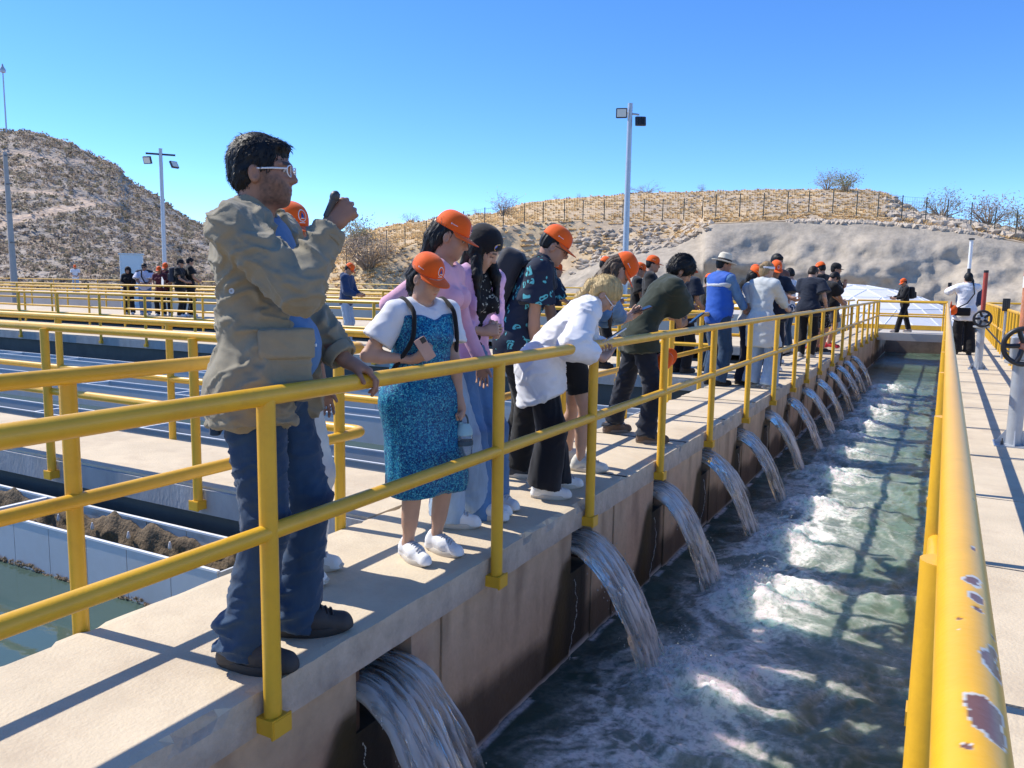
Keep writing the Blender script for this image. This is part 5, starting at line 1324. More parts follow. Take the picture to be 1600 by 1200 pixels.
            S_.rc(neck+F2*.14*s-U3*.02*s, chest+F2*.20*s+U2*.115*s, .085*s, .030*s, .012, op='s')
            S_.rc(neck-F2*.14*s, chest-F2*.2*s+U2*.1*s, .06*s, .03*s, .012, op='s')
            garment('dress', S_, m, .0055, 6.0, seed=seed, stretch=(1.6, 1.6, .35))
            S_ = SDF(); torso(S_, .004, 1.0); S_.p = [(t, op, k, lo, hi, pr, cl+((chest-U2*.02, -U1),)) for t, op, k, lo, hi, pr, cl in S_.p]
            sleeves(S_, .012, .66, .024); S_.el(neck+U3*.035*s+F2*.02*s, (.072*s, .085*s, .06*s), None, .01, op='s')
            S_.rc(neck+F2*.11*s, chest+F2*.17*s+U2*.12*s, .05*s, .014*s, .01, op='s')
            garment('t_shirt', S_, o['under'], .004, 9, seed=seed+3)
    if bottom:
        kind, m, o = bottom[0], bottom[1], (bottom[2] if len(bottom) > 2 else {})
        S_ = SDF(); g = o.get('g', .014); wd = o.get('wide', 0.)
        S_.el(P+np.array([0, -.005, -.02*s]), ((.158 if not fem else .166)*s*bw+g*.7, .112*s*build+g*.6, .13*s), np.stack([[1, 0, 0], F1, U1], 1), .04)
        S_.rc(P, P+U1*.08*s, .146*s*bw+g*.4, .140*s*bw+g*.3, .04, flat=(F1, 1.36/build**.5), clips=((P+U1*o.get('rise', .10)*s, U1),))
        for sd in (-1, 1):
            kn, an = kne[sd], ank[sd]; ra = .086*s*bw+g; rk_ = .058*s+g+wd*.35; rb = .046*s+g+wd
            if kind == 'shorts':
                f_ = o.get('len', .85); e = hip[sd]*(1-f_)+kn*f_; u = nrm(kn-hip[sd]); S_.rc(hip[sd], e+u*.05, ra, ra*.92+.012, .03, clips=((e, u),))
            else:
                cz_ = o.get('cuffz', .055)
                S_.rc(hip[sd], kn, ra, rk_, .03); e = an+np.array([0, .012*s, -.06]); S_.rc(kn, e, rk_, rb, .03, clips=((np.array([0, 0, cz_]), (0, -.25, -1)),))
                if o.get('stack'): 
                    for q_ in range(3): S_.el(an+np.array([.004*(-1)**q_, .006, .01+.045*q_]), (rb+.008-.003*q_, rb+.010-.003*q_, .022), rotx(.25*(-1)**q_), .018)
        garment({'pants': 'trousers', 'jeans': 'jeans', 'shorts': 'shorts'}[kind], S_, m, o.get('amp', .0055), o.get('freq', 10), seed=seed+8, stretch=o.get('st', (1, 1, .8)), h=res*1.28)
    if shoes:
        k_, cc, so_ = shoes[:3]; mm = cc if not isinstance(cc, tuple) else cloth('shoe_%.2f_%.2f_%.2f' % cc, cc, .55, bump=.15, bscale=150, sheen=0, var=.08, fold=.15, fscale=20)
        for sd, ft in ((-1, feet[0]), (1, feet[1])):
            zz = ft[3] if len(ft) > 3 else 0
            up = obj('shoe', SHOE[k_][0], None, T, (ft[0], ft[1], zz)); up.rotation_euler = (ft[4] if len(ft) > 4 else 0, 0, ft[2]); up.scale = (s*1.02,)*3
            if not SHOE[k_][0].materials: SHOE[k_][0].materials.append(mm)
            up.material_slots[0].link = 'OBJECT'; up.material_slots[0].material = mm
            so_o = obj('sole', SHOE[k_][1], None, up)
            if not SHOE[k_][1].materials: SHOE[k_][1].materials.append(M[so_])
            so_o.material_slots[0].link = 'OBJECT'; so_o.material_slots[0].material = M[so_]
            if res < .009:
                lo = obj('laces', SHOE[k_][2], None, up); lm = shoes[3] if len(shoes) > 3 else M['lace']
                if not SHOE[k_][2].materials: SHOE[k_][2].materials.append(lm)
                lo.material_slots[0].link = 'OBJECT'; lo.material_slots[0].material = lm
    # ------------------------------------------------ hair
    hk, hn, hcol = hair[:3]; hm = hairmat(hn, hcol); ho = hair[3] if len(hair) > 3 else {}
    if hk != 'none':
        S_ = SDF(); t_ = ho.get('t', .012); cp = cap is not None
        E2 = lambda c_, r_, k=.02, op='u', Rr=None: S_.el(hl(*c_), np.array(r_)*hs, HR if Rr is None else HR @ Rr, k, op=op)
        tt = .004 if cp else t_
        E2((0, -.018, .036), (.074+tt, .094+tt, .084+tt*1.5)); E2((0, -.050, -.015), (.066+tt, .050+tt, .060), .03)
        if hk == 'short' and not cp: E2((0, .062, .082), (.052, .030, .022), .02)
        if hk in ('long', 'pony', 'bun', 'curtain'): E2((0, -.055, -.035), (.066+tt, .046, .075), .03)
        # clear the face and ears
        E2((0, .085, -.045), (.066, .085, .085 if hk != 'curtain' else .080), .012, 's')
        if hk in ('short', 'buzz', 'pony', 'bun'):
            for q_ in (-1, 1): E2((q_*.085, .0, -.03), (.024, .034, .045), .01, 's')
            E2((0, .02, -.10), (.09, .07, .07), .015, 's')
        if hk == 'short': E2((0, -.05, -.115), (.1, .06, .05), .015, 's')
        if hk == 'buzz': E2((0, -.05, -.085), (.1, .07, .05), .015, 's')
        if hk in ('long', 'curtain'):
            for q_ in (-1, 1):
                a_ = hl(q_*.066, -.03, -.02); b_ = neck+X2*q_*.085*s+F2*(.02 if hk == 'long' else .075)*s+np.array([0, 0, -.02]); c_ = b_+np.array([0, .0, -ho.get('len', .22)])+F2*ho.get('fwd', .0)
                S_.rc(a_, b_, .024*s, .025*s, .03).rc(b_, c_, .025*s, .010*s, .02)
                if hk == 'curtain': S_.rc(hl(q_*.072, .012, .0), b_, .016*s, .022*s, .03)
            a_ = hl(0, -.07, -.03); b_ = neck-F2*.075*s; c_ = b_-U3*ho.get('len', .22)-F2*.02; S_.rc(a_, b_, .055*s, .06*s, .03, flat=(F2, 1.4)).rc(b_, c_, .065*s, .035*s, .03, flat=(F2, 1.7))
        if hk == 'pony':
            a_ = hl(0, -.108, .045); pd = np.array(ho.get('tail', ((0, -.09, .0), (0, -.14, -.10), (0, -.16, -.22)))); p_ = a_
            for j, dl in enumerate(pd): q_ = a_+dl*s; S_.rc(p_, q_, (.026, .036, .032)[j]*s, (.036, .032, .014)[j]*s, .02); p_ = q_
        if hk == 'bun': E2((0, -.118, .03), (.036, .032, .034), .015)
        V_, Q_ = S_.mesh(.0068 if res < .009 else .0115)
        # combed locks
        ql = ((V_-hc) @ HR)/hs; an = np.arctan2(ql[:, 0], ql[:, 2]-.0); st = ho.get('lock', .0045)
        lk = fbm(np.stack([ql[:, 0]*85+ql[:, 2]*14, ql[:, 1]*16-ql[:, 2]*12, ql[:, 2]*13], -1), 3) if hk == 'short' else fbm(np.stack([ql[:, 0]*70, ql[:, 1]*22, ql[:, 2]*9], -1), 2)
        V_ = V_+vnorm(V_, Q_)*(st*(1-2*np.abs(lk*1.5)))[:, None]
        hob = obj('hair', np_mesh('hair', V_, Q_, True), hm, T)
        if res < .009 and not (cp and hk == 'buzz'):
            NN = vnorm(V_, Q_); g_ = np.random.default_rng(int(seed*100) % 9999); nS_ = ho.get('ns', 1500 if hk == 'short' else 900)
            ii = g_.integers(0, len(V_), nS_); p0 = V_[ii]; n0 = NN[ii]; qq = ql[ii]
            fl = np.tile(np.array([0, -.35, -1.0]), (nS_, 1)); 
            if hk == 'short':
                topm = sstep(.05, .095, qq[:, 2])[:, None]; fl = fl*(1-topm)+np.stack([.5*np.sign(qq[:, 0])*.4, np.where(qq[:, 1] > .02, .9, -.6), -.1+0*qq[:, 0]], 1)*topm
            fl = fl+g_.normal(0, .22, fl.shape); fl = fl @ HR.T if hk == 'short' else fl
            if hk == 'pony' and hn == 'blonde': fl = np.tile(HR @ np.array([0, -1., .35]), (nS_, 1))+g_.normal(0, .15, (nS_, 3))
            fl = fl-n0*(fl*n0).sum(1)[:, None]; fl /= np.maximum(np.linalg.norm(fl, axis=1), 1e-6)[:, None]; sd_ = np.cross(n0, fl)
            ln = g_.uniform(.6, 1.3, (nS_, 1))*ho.get('sl', .034)*hs; wv = .0016; lift = g_.uniform(.0015, .0065, (nS_, 1))*(1 if hk == 'short' else .6)
            a0 = p0-n0*.002; a1 = p0+fl*ln*.5+n0*lift; a2 = p0+fl*ln+n0*lift*g_.uniform(-.3, 1.5, (nS_, 1))
            Vs = np.stack([a0-sd_*wv, a0+sd_*wv, a1-sd_*wv*.9, a1+sd_*wv*.9, a2-sd_*wv*.15, a2+sd_*wv*.15], 1).reshape(-1, 3); bI = np.arange(nS_)[:, None]*6
            Qs = np.concatenate([bI+np.array([0, 1, 3, 2]), bI+np.array([2, 3, 5, 4])])
            tag(obj('hair_strands', np_mesh('strands', Vs, Qs, True), hm, hob), kind='stuff')
        if hk == 'pony':
            MB().tube([hl(.024*math.cos(a), -.112, .045+.024*math.sin(a)) for a in np.linspace(0, 6.283, 13)], .011, 8).build('hair_tie', M['blackiron'], hob, True)
    # ------------------------------------------------ headwear
    def matf(c_, tilt=0): 
        Rm = HR @ rotx(-tilt); m_ = Matrix.Identity(4)
        for i in range(3):
            for j in range(3): m_[i][j] = Rm[i, j]*hs
            m_[i][3] = c_[i]
        return m_
    if cap in ('orange', 'black'):
        mm = M['cap'] if cap == 'orange' else M['capblack']
        cr = obj('cap', CAP[0], None, T, mat4=matf(hl(0, -.012+capdy, .045), .10))
        if not CAP[0].materials: [CAP[0].materials.append(M['cap']), CAP[1].materials.append(M['cap'])]
        br_ = obj('brim', CAP[1], None, cr)
        for o_ in (cr, br_): o_.material_slots[0].link = 'OBJECT'; o_.material_slots[0].material = mm
        if res < .0165:
            obj('emblem', CAP[2], M['emb_w'], cr); 
            if cap == 'orange': obj('emblem_drop', CAP[3], M['emb_b'], cr); obj('side_print', CAP[4], M['emb_w'], cr)
            else: obj('emblem_drop', CAP[3], M['emb_w'], cr)
    if cap == 'straw':
        ht_ = obj('straw_hat', MB().lathe([(.175, -.012), (.178, -.004), (.12, .004), (.100, .008), (.098, .05), (.088, .10), (.06, .122), (.02, .118), (.001, .116)], 36).mesh('h', True), cloth('straw', (.62, .56, .44), .8, bscale=120), T, mat4=matf(hl(0, -.008, .05), .05))
        MB().lathe([(.101, .008), (.1035, .009), (.1015, .034), (.099, .034)], 36).build('hat_band', cloth('hat_band', (.05, .04, .035)), ht_, True)
    if glasses:
        gm = M['white'] if glasses == 'white' else M['blackiron']; b = MB()
        for q_ in (-1, 1):
            b.tube([hl(q_*(.034+.024*math.cos(a)), .102-.006*abs(math.cos(a)), .0+.019*math.sin(a)) for a in np.linspace(0, 6.283, 21)], .0020*s, 6, cap=False)
            b.tube([hl(q_*.057, .097, .006), hl(q_*.074, .05, .006), hl(q_*.079, -.005, .004)], .0030*s if glasses == 'white' else .0022*s, 6)
        b.tube([hl(-.010, .103, .004), hl(0, .106, .007), hl(.010, .103, .004)], .0022*s, 6); b.build('glasses', gm, T, True)
    if glasses == 'sun':
        b = MB()
        for q_ in (-1, 1): b.add([hl(q_*(.034+.023*math.cos(a)), .103, .0+.019*math.sin(a)) for a in np.linspace(0, 6.283, 17)[:-1]], [tuple(range(16))])
        b.build('sunglasses', M['blackiron'], T)
    J = dict(root=T, P=P, waist=waist, chest=chest, neck=neck, sh=sh, elb=elb, wri=wri, hl=hl, HR=HR, U2=U2, F2=F2, F1=F1, U1=U1, X2=X2, hip=hip, kne=kne, ank=ank, s=s, hd=hd, Wm=Wm, bw=bw, hc=hc, garment=garment, torso=torso)
    if extra: extra(J)
    return J
# ================================================================ the visitors
def G(px, py, z=0.):
    v = ray(px, py); t = (z-EYE)/v[2]; return np.array([v[0]*t, v[1]*t, z])
def HP(px, py, y, z=0.):
    v = ray(px, py); t = y/v[1]; return v[0]*t, y, EYE+v[2]*t-z
def FT(xy, yaw, pL, pR, aL=0, aR=0):
    out = []
    for p_, a in ((pL, aL), (pR, aR)):
        g_ = G(*p_)[:2]-np.array(xy[:2]); c, s_ = math.cos(-yaw), math.sin(-yaw); out.append((c*g_[0]-s_*g_[1], s_*g_[0]+c*g_[1], a))
    return out
W = at_r
def frame_obj(o, c, X, Y, Z):
    m_ = Matrix.Identity(4)
    for i in range(3): m_[i][0] = X[i]; m_[i][1] = Y[i]; m_[i][2] = Z[i]; m_[i][3] = c[i]
    o.matrix_world = m_
def phone(c, up, face, label, col=(.02, .02, .025), s=1.0, lens=True, group='phones in hands'):
    """face: screen normal"""
    Z = nrm(up); Yn = nrm(np.array(face)-Z*(np.array(face) @ Z)); X = np.cross(Yn, Z)
    t = bpy.data.objects.new('phone', None); COL.objects.link(t); tag(t, label, 'phone', group); frame_obj(t, c, X, Yn, Z)
    MB().box((0, 0, 0), (.074*s, .0085*s, .150*s), bev=.003).build('case', cloth('phonecase_%.2f%.2f%.2f' % col, col, .4, bump=0, sheen=0), t)
    MB().box((0, .0050*s, 0), (.068*s, .001, .143*s)).build('screen', M['screen'], t)
    if lens:
        cb = MB().box((.018*s, -.0055*s, .052*s), (.032*s, .003, .036*s), bev=.001).build('camera_block', M['blackiron'], t)
    return t
M['screen'] = mat('phone_glass', (.015, .02, .03), .08)
DEN = dict(dark=(.022, .052, .105), mid=(.09, .19, .36), light=(.28, .38, .50), navy=(.010, .014, .026), black=(.008, .008, .009))
def denim(k): return cloth('denim_'+k, DEN[k], .85, var=.30, vscale=9, bump=.35, bscale=320, stretch=(1, 1, .35))
OL = 'olive'; sk_dark = (.33, .17, .11); sk_mid = (.40, .215, .14); sk_light = (.50, .30, .21)
Y_ = lambda d: R_(d-90)      # facing direction in degrees from +X
def WX(px, py, x):
    v = ray(px, py); t = x/v[0]; return np.array([x, v[1]*t, EYE+v[2]*t])
def SHF(mx, my, d): return mx+.878*d, my+.478*d
# ---- man in the jacket
def jacket_bits(J):
    s, P, U1, F1, X2 = J['s'], J['P'], J['U1'], J['F1'], J['X2']; m = cloth('jacket_khaki', (.255, .222, .155))
    S_ = SDF()   # patch pocket with flap on the right side
    g = .040
    c0 = P+np.array([.115*s, .125*s, .10*s]); Rz = rotz(-.95)
    S_.bx(c0+Rz @ np.array([0, .0, -.06]), (.085, .024, .10), Rz, .015, .01); S_.bx(c0+Rz @ np.array([0, .012, .035]), (.092, .026, .050), Rz, .008, .004)
    J['garment']('pocket', S_, m, .004, 12, h=.006)
    # eyelet rivet under the arm
    MB().lathe([(.004, 0), (.004, .003), (.009, .003), (.009, 0)], 14, J['chest']+np.array([.205*s, .0, -.06*s]), roty(math.pi/2)).build('eyelet', M['galv'], J['root'], True)
    for k in range(3):
        q_ = J['chest']+J['F2']*(.148+.05*k*.5)*s-J['U1']*(.02+.11*k)*s+X2*.03*s; MB().lathe([(.001, .004), (.006, .003), (.006, 0)], 10, q_, rotx(-math.pi/2)).build('shirt_snap', M['white'], J['root'], True)
    # cuff of the raised sleeve
    w_, e_ = J['wri'][1], J['elb'][1]; u = nrm(w_-e_)
    for sd in (1, -1):
        w_, e_ = J['wri'][sd], J['elb'][sd]; u = nrm(w_-e_); S_ = SDF(); S_.rc(w_-u*.075, w_-u*.012, .060, .056, .004, clips=((w_-u*.02, u), (w_-u*.065, -u))); S_.rc(w_-u*.05, w_+u*.05, .045, .045, .003, op='s')
        J['garment']('cuff', S_, m, .003, 12, h=.006)
    # patches on the jeans: belt line and back pocket
    S_ = SDF(); S_.bx(P+np.array([.095*s, -.125*s, -.10*s]), (.062, .018, .075), rotz(.35), .01, .01); J['garment']('back_pocket', S_, denim('dark'), .002, 12, h=.006)
mx, my = G(412, 1030)[:2]; mx -= .06; my += .09
yw = Y_(22)
person('man in khaki jacket and blue jeans, fist raised, other hand on the yellow rail', mx, my, yw, H=1.80, build=1.08, lean=-.02, pelv=(0, .0),
       head=(-.02, R_(8), 0), feet=FT((mx, my), yw, (470, 990), (385, 1043), R_(18), R_(-6)),
       R=dict(w=W(517, 352, 2.72), pole=(.55, -.15, -1), wd=nrm(W(545, 322, 2.72)-W(517, 352, 2.72)), n=(-.75, -.35, -.4), curl=1.18, thumb=.9, spread=.0),
       L=dict(w=(-1.885, 2.225, 1.035), pole=(-.4, -.8, -.4), wd=(.72, .42, -.35), wn=(.25, .05, -1), curls=(.50, .55, .6, .65), thumb=.5, spread=.12),
       skin=sk_dark, hair=('short', 'black', (.006, .006, .007), dict(t=.007, lock=.004, sl=.022)), beard=.85, glasses='white', res=.0065,
       top=('jacket', cloth('jacket_khaki', (.255, .222, .155), .85, var=.16, bump=.3, bscale=180, fold=.8, fscale=6.5), dict(g=.022, hem=-.125, open=.115, sleeve=1.90, cuff=.052, puff=.012, amp=.017, freq=12.0, flare=.022, under=denim('mid'), collar=True, neck=.085)),
       bottom=('jeans', denim('dark'), dict(g=.012, wide=.022, stack=True, amp=.011, freq=11, cuffz=.045)), shoes=('boot', (.045, .045, .048), 'soleb', M['blackiron']), belly=.30, extra=jacket_bits)
hc_ = W(513, 330, 2.71); hu_ = nrm(W(520, 308, 2.71)-W(505, 342, 2.71)); Rm_ = np.stack([nrm(np.cross(hu_, [0, 0, 1.])), nrm(np.cross(hu_, nrm(np.cross(hu_, [0, 0, 1.])))), hu_], 1)
mic_ = thing('microphone', 'small dark microphone held in the raised fist of the jacket man', 'microphone', tuple(hc_))
MB().lathe([(.002, -.022), (.010, -.020), (.011, .030), (.0125, .034), (.0125, .040)], 16, (0, 0, 0), Rm_).build('handle', M['darkmetal'], mic_, True)
MB().lathe([(.0125, .040), (.0155, .046), (.0165, .056), (.013, .066), (.005, .071), (.001, .072)], 16, (0, 0, 0), Rm_).build('grille', M['darkmetal'], mic_, True)
# ---- person mostly hidden behind him
mx, my = G(462, 905)[:2]; yw = Y_(20)
person('person in ripped white jeans, mostly hidden behind the man in the khaki jacket', mx-.03, my, yw, H=1.63, head=(.05, -.5, 0), feet=FT((mx-.03, my), yw, (478, 888), (452, 912)), skin=sk_mid, cap='orange', res=.008,
       L=dict(p=(-.20, .10, .86)), R=dict(p=(.2, .10, .86)),
       top=('tee', cloth('tee_white', (.72, .72, .74))), bottom=('jeans', cloth('jeans_white', (.66, .65, .62), var=.15), dict(wide=.035, g=.02)), shoes=('runner', (.72, .71, .69), 'sole'))
# ---- woman in the teal dress
def teal_x(J):
    b = MB(); s = J['s']
    for sd in (-1, 1):
        sh = J['sh'][sd]-J['X2']*sd*.045*s
        pts = [J['chest']-J['F2']*.13*s+J['X2']*sd*.09*s, sh-J['F2']*.075*s+J['U2']*.035*s, sh+J['U2']*.088*s, sh+J['F2']*.115*s+J['U2']*.02*s, J['chest']+J['F2']*.135*s+J['X2']*sd*.155*s-J['U2']*.01*s, J['waist']+J['X2']*sd*.225*s+J['F2']*.03*s]
        P_ = np.array(pts); t_ = np.linspace(0, len(P_)-1, 26); Q_ = np.stack([np.interp(t_, range(len(P_)), P_[:, i]) for i in range(3)], 1)
        for _ in range(2): Q_[1:-1] = (Q_[:-2]+2*Q_[1:-1]+Q_[2:])/4
        b.tube(Q_, .011, 8)
    b.build('bag_strap', cloth('strap_black', (.012, .012, .014)), J['root'], True)
mx, my = G(656, 868)[:2]; yw = Y_(-18); RT = float(np.hypot(mx, my))
Jt = person('woman in a shimmering teal dress over a white T-shirt, holding a phone and a bottle', mx, my, yw, H=1.44, fem=True, build=1.30, lean=.05, head=(.42, .12, .05), feet=FT((mx, my), yw, (686, 862), (642, 874), R_(8), R_(-4)),
       R=dict(w=W(645, 562, RT-.14), pole=(.9, -.5, -.6), wd=nrm(W(690, 552, RT-.17)-W(645, 562, RT-.14)), n=(-.45, .1, .75), curl=.55, thumb=.6),
       L=dict(w=W(721, 648, RT-.03), pole=(-.5, -1, 0), wd=(.02, .02, -1), curl=1.1, thumb=.8), skin=sk_light, hair=('pony', 'black', (.012, .010, .010), dict(tail=((0, -.04, -.06), (-.01, -.05, -.13), (0, -.04, -.2)))), cap='orange', res=.0068,
       top=('dress', patterned('teal_sequin', (0, .2, .3), (0, 0, 0), 190, 0, 'sequin'), dict(len=.43, under=cloth('tee_white', (.72, .72, .74)))), shoes=('sneaker', (.76, .76, .77), 'sole'), extra=teal_x)
phone(W(664, 545, RT-.24), nrm(W(655, 528, RT-.24)-W(672, 556, RT-.24))*1.0, nrm(np.array([mx, my, 1.0])-np.array([0, 0, 1.1])), 'rose gold phone held against the teal dress', (.50, .33, .27), .72)
# bottle
bc = W(725, 690, RT-.02)
bt = thing('water_bottle', 'clear water bottle with pale blue lid hanging from the hand of the woman in teal', 'bottle', (bc[0], bc[1], bc[2]-.115))
M['clear'] = mat('clear_plastic', (.93, .95, .96), .04); M['clear'].node_tree.nodes['Principled BSDF'].inputs['Transmission Weight'].default_value = .92; M['clear'].node_tree.nodes['Principled BSDF'].inputs['IOR'].default_value = 1.18
M['palelid'] = mat('pale_blue_plastic', (.33, .52, .56), .45); M['greyband'] = mat('grey_silicone', (.06, .09, .11), .6)
MB().lathe([(.005, 0), (.036, .002), (.039, .012), (.041, .09), (.042, .135), (.038, .15), (.001, .151)], 28).build('body', M['clear'], bt, True)
MB().lathe([(.0425, .100), (.0445, .102), (.0445, .120), (.0425, .122)], 28).build('band', M['greyband'], bt, True)
MB().lathe([(.040, .148), (.043, .152), (.040, .175), (.026, .20), (.022, .206), (.001, .207)], 28).build('lid', M['palelid'], bt, True)
MB().lathe([(.013, .2), (.013, .215), (.010, .219), (.001, .22)], 16, (-.01, -.012, -.008)).build('spout', M['palelid'], bt, True)
MB().tube([(.020*math.cos(a)+.002, .0, .205+.042*math.sin(a)) for a in np.linspace(0, math.pi, 13)], .0045, 8).build('carry_loop', M['greyband'], bt, True)
# ---- woman in pink
mx, my = SHF(*G(722, 826)[:2], -.13); yw = Y_(12); rr = float(np.hypot(mx, my))
person('woman in a pink long sleeved top and jeans with one arm raised behind her head', mx, my, yw, H=1.67, fem=True, build=.98, lean=.06, head=(.38, .15, 0), feet=FT((mx, my), yw, (752, 806), (702, 822), R_(10), R_(5)),
       R=dict(w=W(636, 450, rr+.05), pole=(.9, -1, -1.0), wd=nrm(W(655, 428, rr+.05)-W(634, 452, rr+.05)), curl=.8), L=dict(w=W(752, 566, rr+.12), pole=(-.6, -1, -.2), wd=(.05, .05, -1)),
       skin=sk_mid, hair=('pony', 'black', (.012, .010, .010), dict(tail=((0, -.03, -.07), (.0, -.06, -.18), (0, -.06, -.30)))), cap='orange', res=.0075,
       top=('crop', cloth('top_pink', (.68, .37, .47), .8), dict(g=.008, hem=.10, sleeve=1.92, cuff=.036, amp=.003)), bottom=('jeans', denim('light'), dict(wide=.040, g=.016, rise=.10, amp=.005)), shoes=('sneaker', (.74, .73, .72), 'sole'))
# ---- woman in the beanie
def beanie_x(J):
    S_ = SDF(); hl, HR = J['hl'], J['HR']
    S_.el(hl(0, -.018, .052), (.086, .106, .090), HR, .02); S_.el(hl(0, .10, -.055), (.09, .09, .092), HR, .008, op='s'); S_.el(hl(0, 0, -.10), (.12, .2, .10), HR, .01, op='s')
    J['garment']('beanie', S_, cloth('beanie_black', (.012, .012, .013)), .002, 20, h=.006)
    b = MB(); l_ = MB()
    for q_ in (-1, 1):
        b.tube([hl(q_*.035+.027*math.cos(a), .088-.012*abs(math.cos(a)), .070+.023*math.sin(a)) for a in np.linspace(0, 6.283, 21)], .003, 6, cap=False)
        l_.add([hl(q_*.035+.026*math.cos(a), .089-.012*abs(math.cos(a)), .070+.022*math.sin(a)) for a in np.linspace(0, 6.283, 19)[:-1]], [tuple(range(18))])
    g_ = b.build('sunglasses', mat('gold_wire', (.5, .36, .16), .3, metal=.8), J['root'], True); l_.build('lens', mat('blue_mirror_lens', (.03, .09, .45), .1, metal=.5), g_)
mx, my = SHF(-2.28, 3.98, -.15); yw = Y_(-12); rr = float(np.hypot(mx, my))
person('woman in a black beanie with blue sunglasses on it and a lilac cardigan', mx, my, yw, H=1.635, fem=True, lean=.14, head=(.62, .35, .1), feet=FT((mx, my), yw, (775, 792), (757, 808)), skin=sk_light, hair=('curtain', 'black', (.010, .009, .009), dict(len=.20, fwd=.02)), res=.0075,
       R=dict(w=W(757, 518, rr-.10), pole=(.7, -.8, -.6), wd=(.75, .35, .15), curl=.8), L=dict(w=W(775, 522, rr+.06), pole=(-.7, -.6, -.6), wd=(.2, -.3, .6), curl=.7),
       top=('shirt', cloth('cardigan_lilac', (.60, .36, .55)), dict(g=.020, hem=-.02, open=.115, sleeve=1.9, cuff=.045, under=patterned('floral_black', (.010, .010, .012), (.45, .44, .36), 26, .15))), bottom=('jeans', denim('mid'), dict(wide=.04)), shoes=('sneaker', (.7, .69, .68), 'sole'), extra=beanie_x)
# ---- man in patterned shirt
def backpack(J, col, label, group='backpacks on the visitors', w_=.15, h_=.22, strap=True):
    S_ = SDF(); c = J['chest']-J['F2']*(.205)*J['s']-J['U2']*.02; Rr = np.stack([J['X2'], J['F2'], J['U2']], 1)
    S_.bx(c, (w_, .085, h_), Rr, .06, .02); S_.bx(c-J['F2']*.085-J['U2']*.07, (w_*.8, .045, h_*.5), Rr, .03, .02)
    V_, Q_ = S_.mesh(.011); V_ = wrinkle(V_, Q_, .004, 8)
    wm_ = np.array(J['Wm']); root = thing('backpack', label, 'backpack', tuple(J['Wm'] @ Vector(c)), 0, group)
    def put(nm, V2, Q2, m):
        V3 = V2 @ wm_[:3, :3].T+wm_[:3, 3]-np.array(root.location); return obj(nm, np_mesh(nm, V3, Q2, True), m, root)
    m = cloth('pack_%.2f%.2f%.2f' % col, col, .7); put('bag', V_, Q_, m)
    S_ = SDF()
    for sd in (-1, 1):
        sh = J['sh'][sd]*.74+J['sh'][-sd]*.26; s = J['s']
        pts = [sh-J['F2']*.12*s-J['U2']*.0, sh-J['F2']*.05*s+J['U2']*.078*s, sh+J['F2']*.045*s+J['U2']*.072*s, sh+J['F2']*.115*s-J['U2']*.05*s, J['chest']+J['F2']*.10*s+J['X2']*sd*.14*s-J['U2']*.03*s, J['chest']-J['F2']*.02*s+J['X2']*sd*.185*s-J['U2']*.10*s]
        for a, b_ in zip(pts[:-1], pts[1:]): S_.rc(a, b_, .020, .020, .02)
    V_, Q_ = S_.mesh(.010); put('strap', V_, Q_, m)
mx, my = SHF(*G(815, 742)[:2], .02); yw = Y_(22); rr = float(np.hypot(mx, my))
J = person('man in a navy shirt with turquoise print, orange cap and backpack', mx, my, yw, H=1.75, lean=.40, pelv=(0, -.08), head=(.50, .05, 0), feet=FT((mx, my), yw, (800, 735), (812, 745), R_(10), 0), skin=sk_mid, hair=('buzz', 'black', (.012, .010, .010)), cap='orange', glasses='wire', res=.0075,
       R=dict(w=W(830, 602, rr-.10), pole=(.3, -1, 0), wd=(.12, .1, -1), curl=.4), L=dict(p=(-.24, .22, .86), pole=(-.5, -1, -.2)),
       top=('tee', patterned('navy_print', (.014, .020, .040), (.10, .42, .45), 15, .12), dict(g=.026, sleeve=.70, hem=-.16, cuff=.064, collar=True, amp=.006)), bottom=('pants', cloth('black_trousers', (.009, .009, .010)), dict(wide=.025, g=.018)), shoes=('sneaker', (.045, .055, .075), 'sole'))
backpack(J, (.030, .030, .036), 'black backpack on the man in the turquoise print shirt')
# ---- blonde woman leaning over
mx, my = SHF(*G(858, 779)[:2], .05); yw = Y_(24); rr = float(np.hypot(mx, my))
Jb = person('blonde woman in a white shirt bent over the rail with a phone', mx, my, yw, H=1.54, fem=True, build=1.05, lean=.78, pelv=(0, -.12), head=(.95, -.12, 0), feet=FT((mx, my), yw, (872, 762), (852, 778), R_(5), R_(-5)), skin=sk_light,
       hair=('pony', 'blonde', (.50, .36, .16), dict(tail=((-.0, -.07, -.04), (-.0, -.15, -.135), (-.01, -.20, -.25)), t=.014, lock=.003)), glasses='white', res=.0075,
       R=dict(w=WX(943, 560, -1.73), pole=(.7, -.3, -1), wd=nrm(WX(962, 528, -1.76)-WX(943, 560, -1.73)), n=(-.6, .2, .6), curl=.7), L=dict(w=W(950, 540, rr+.42), pole=(-.3, -.2, -1), wd=(.6, .5, .4), curl=.6),
       top=('shirt', cloth('shirt_white', (.74, .74, .76), .8, bump=.15), dict(g=.034, hem=-.30, hemtilt=(0, .35, 0), sleeve=1.72, cuff=.058, puff=.022, amp=.012, freq=9, collar=True, neck=.080, flare=.02)), bottom=('pants', cloth('trousers_black_wide', (.008, .009, .014)), dict(wide=.052, g=.020, amp=.008, freq=6, st=(1.6, 1.6, .3))), shoes=('sneaker', (.74, .73, .71), 'sole'))
phone(WX(960, 524, -1.74), nrm(WX(985, 512, -1.70)-WX(935, 545, -1.78))*1.0, (-.5, -.35, .75), 'large dark phone in white case held by the blonde woman', (.72, .72, .72), 1.1)
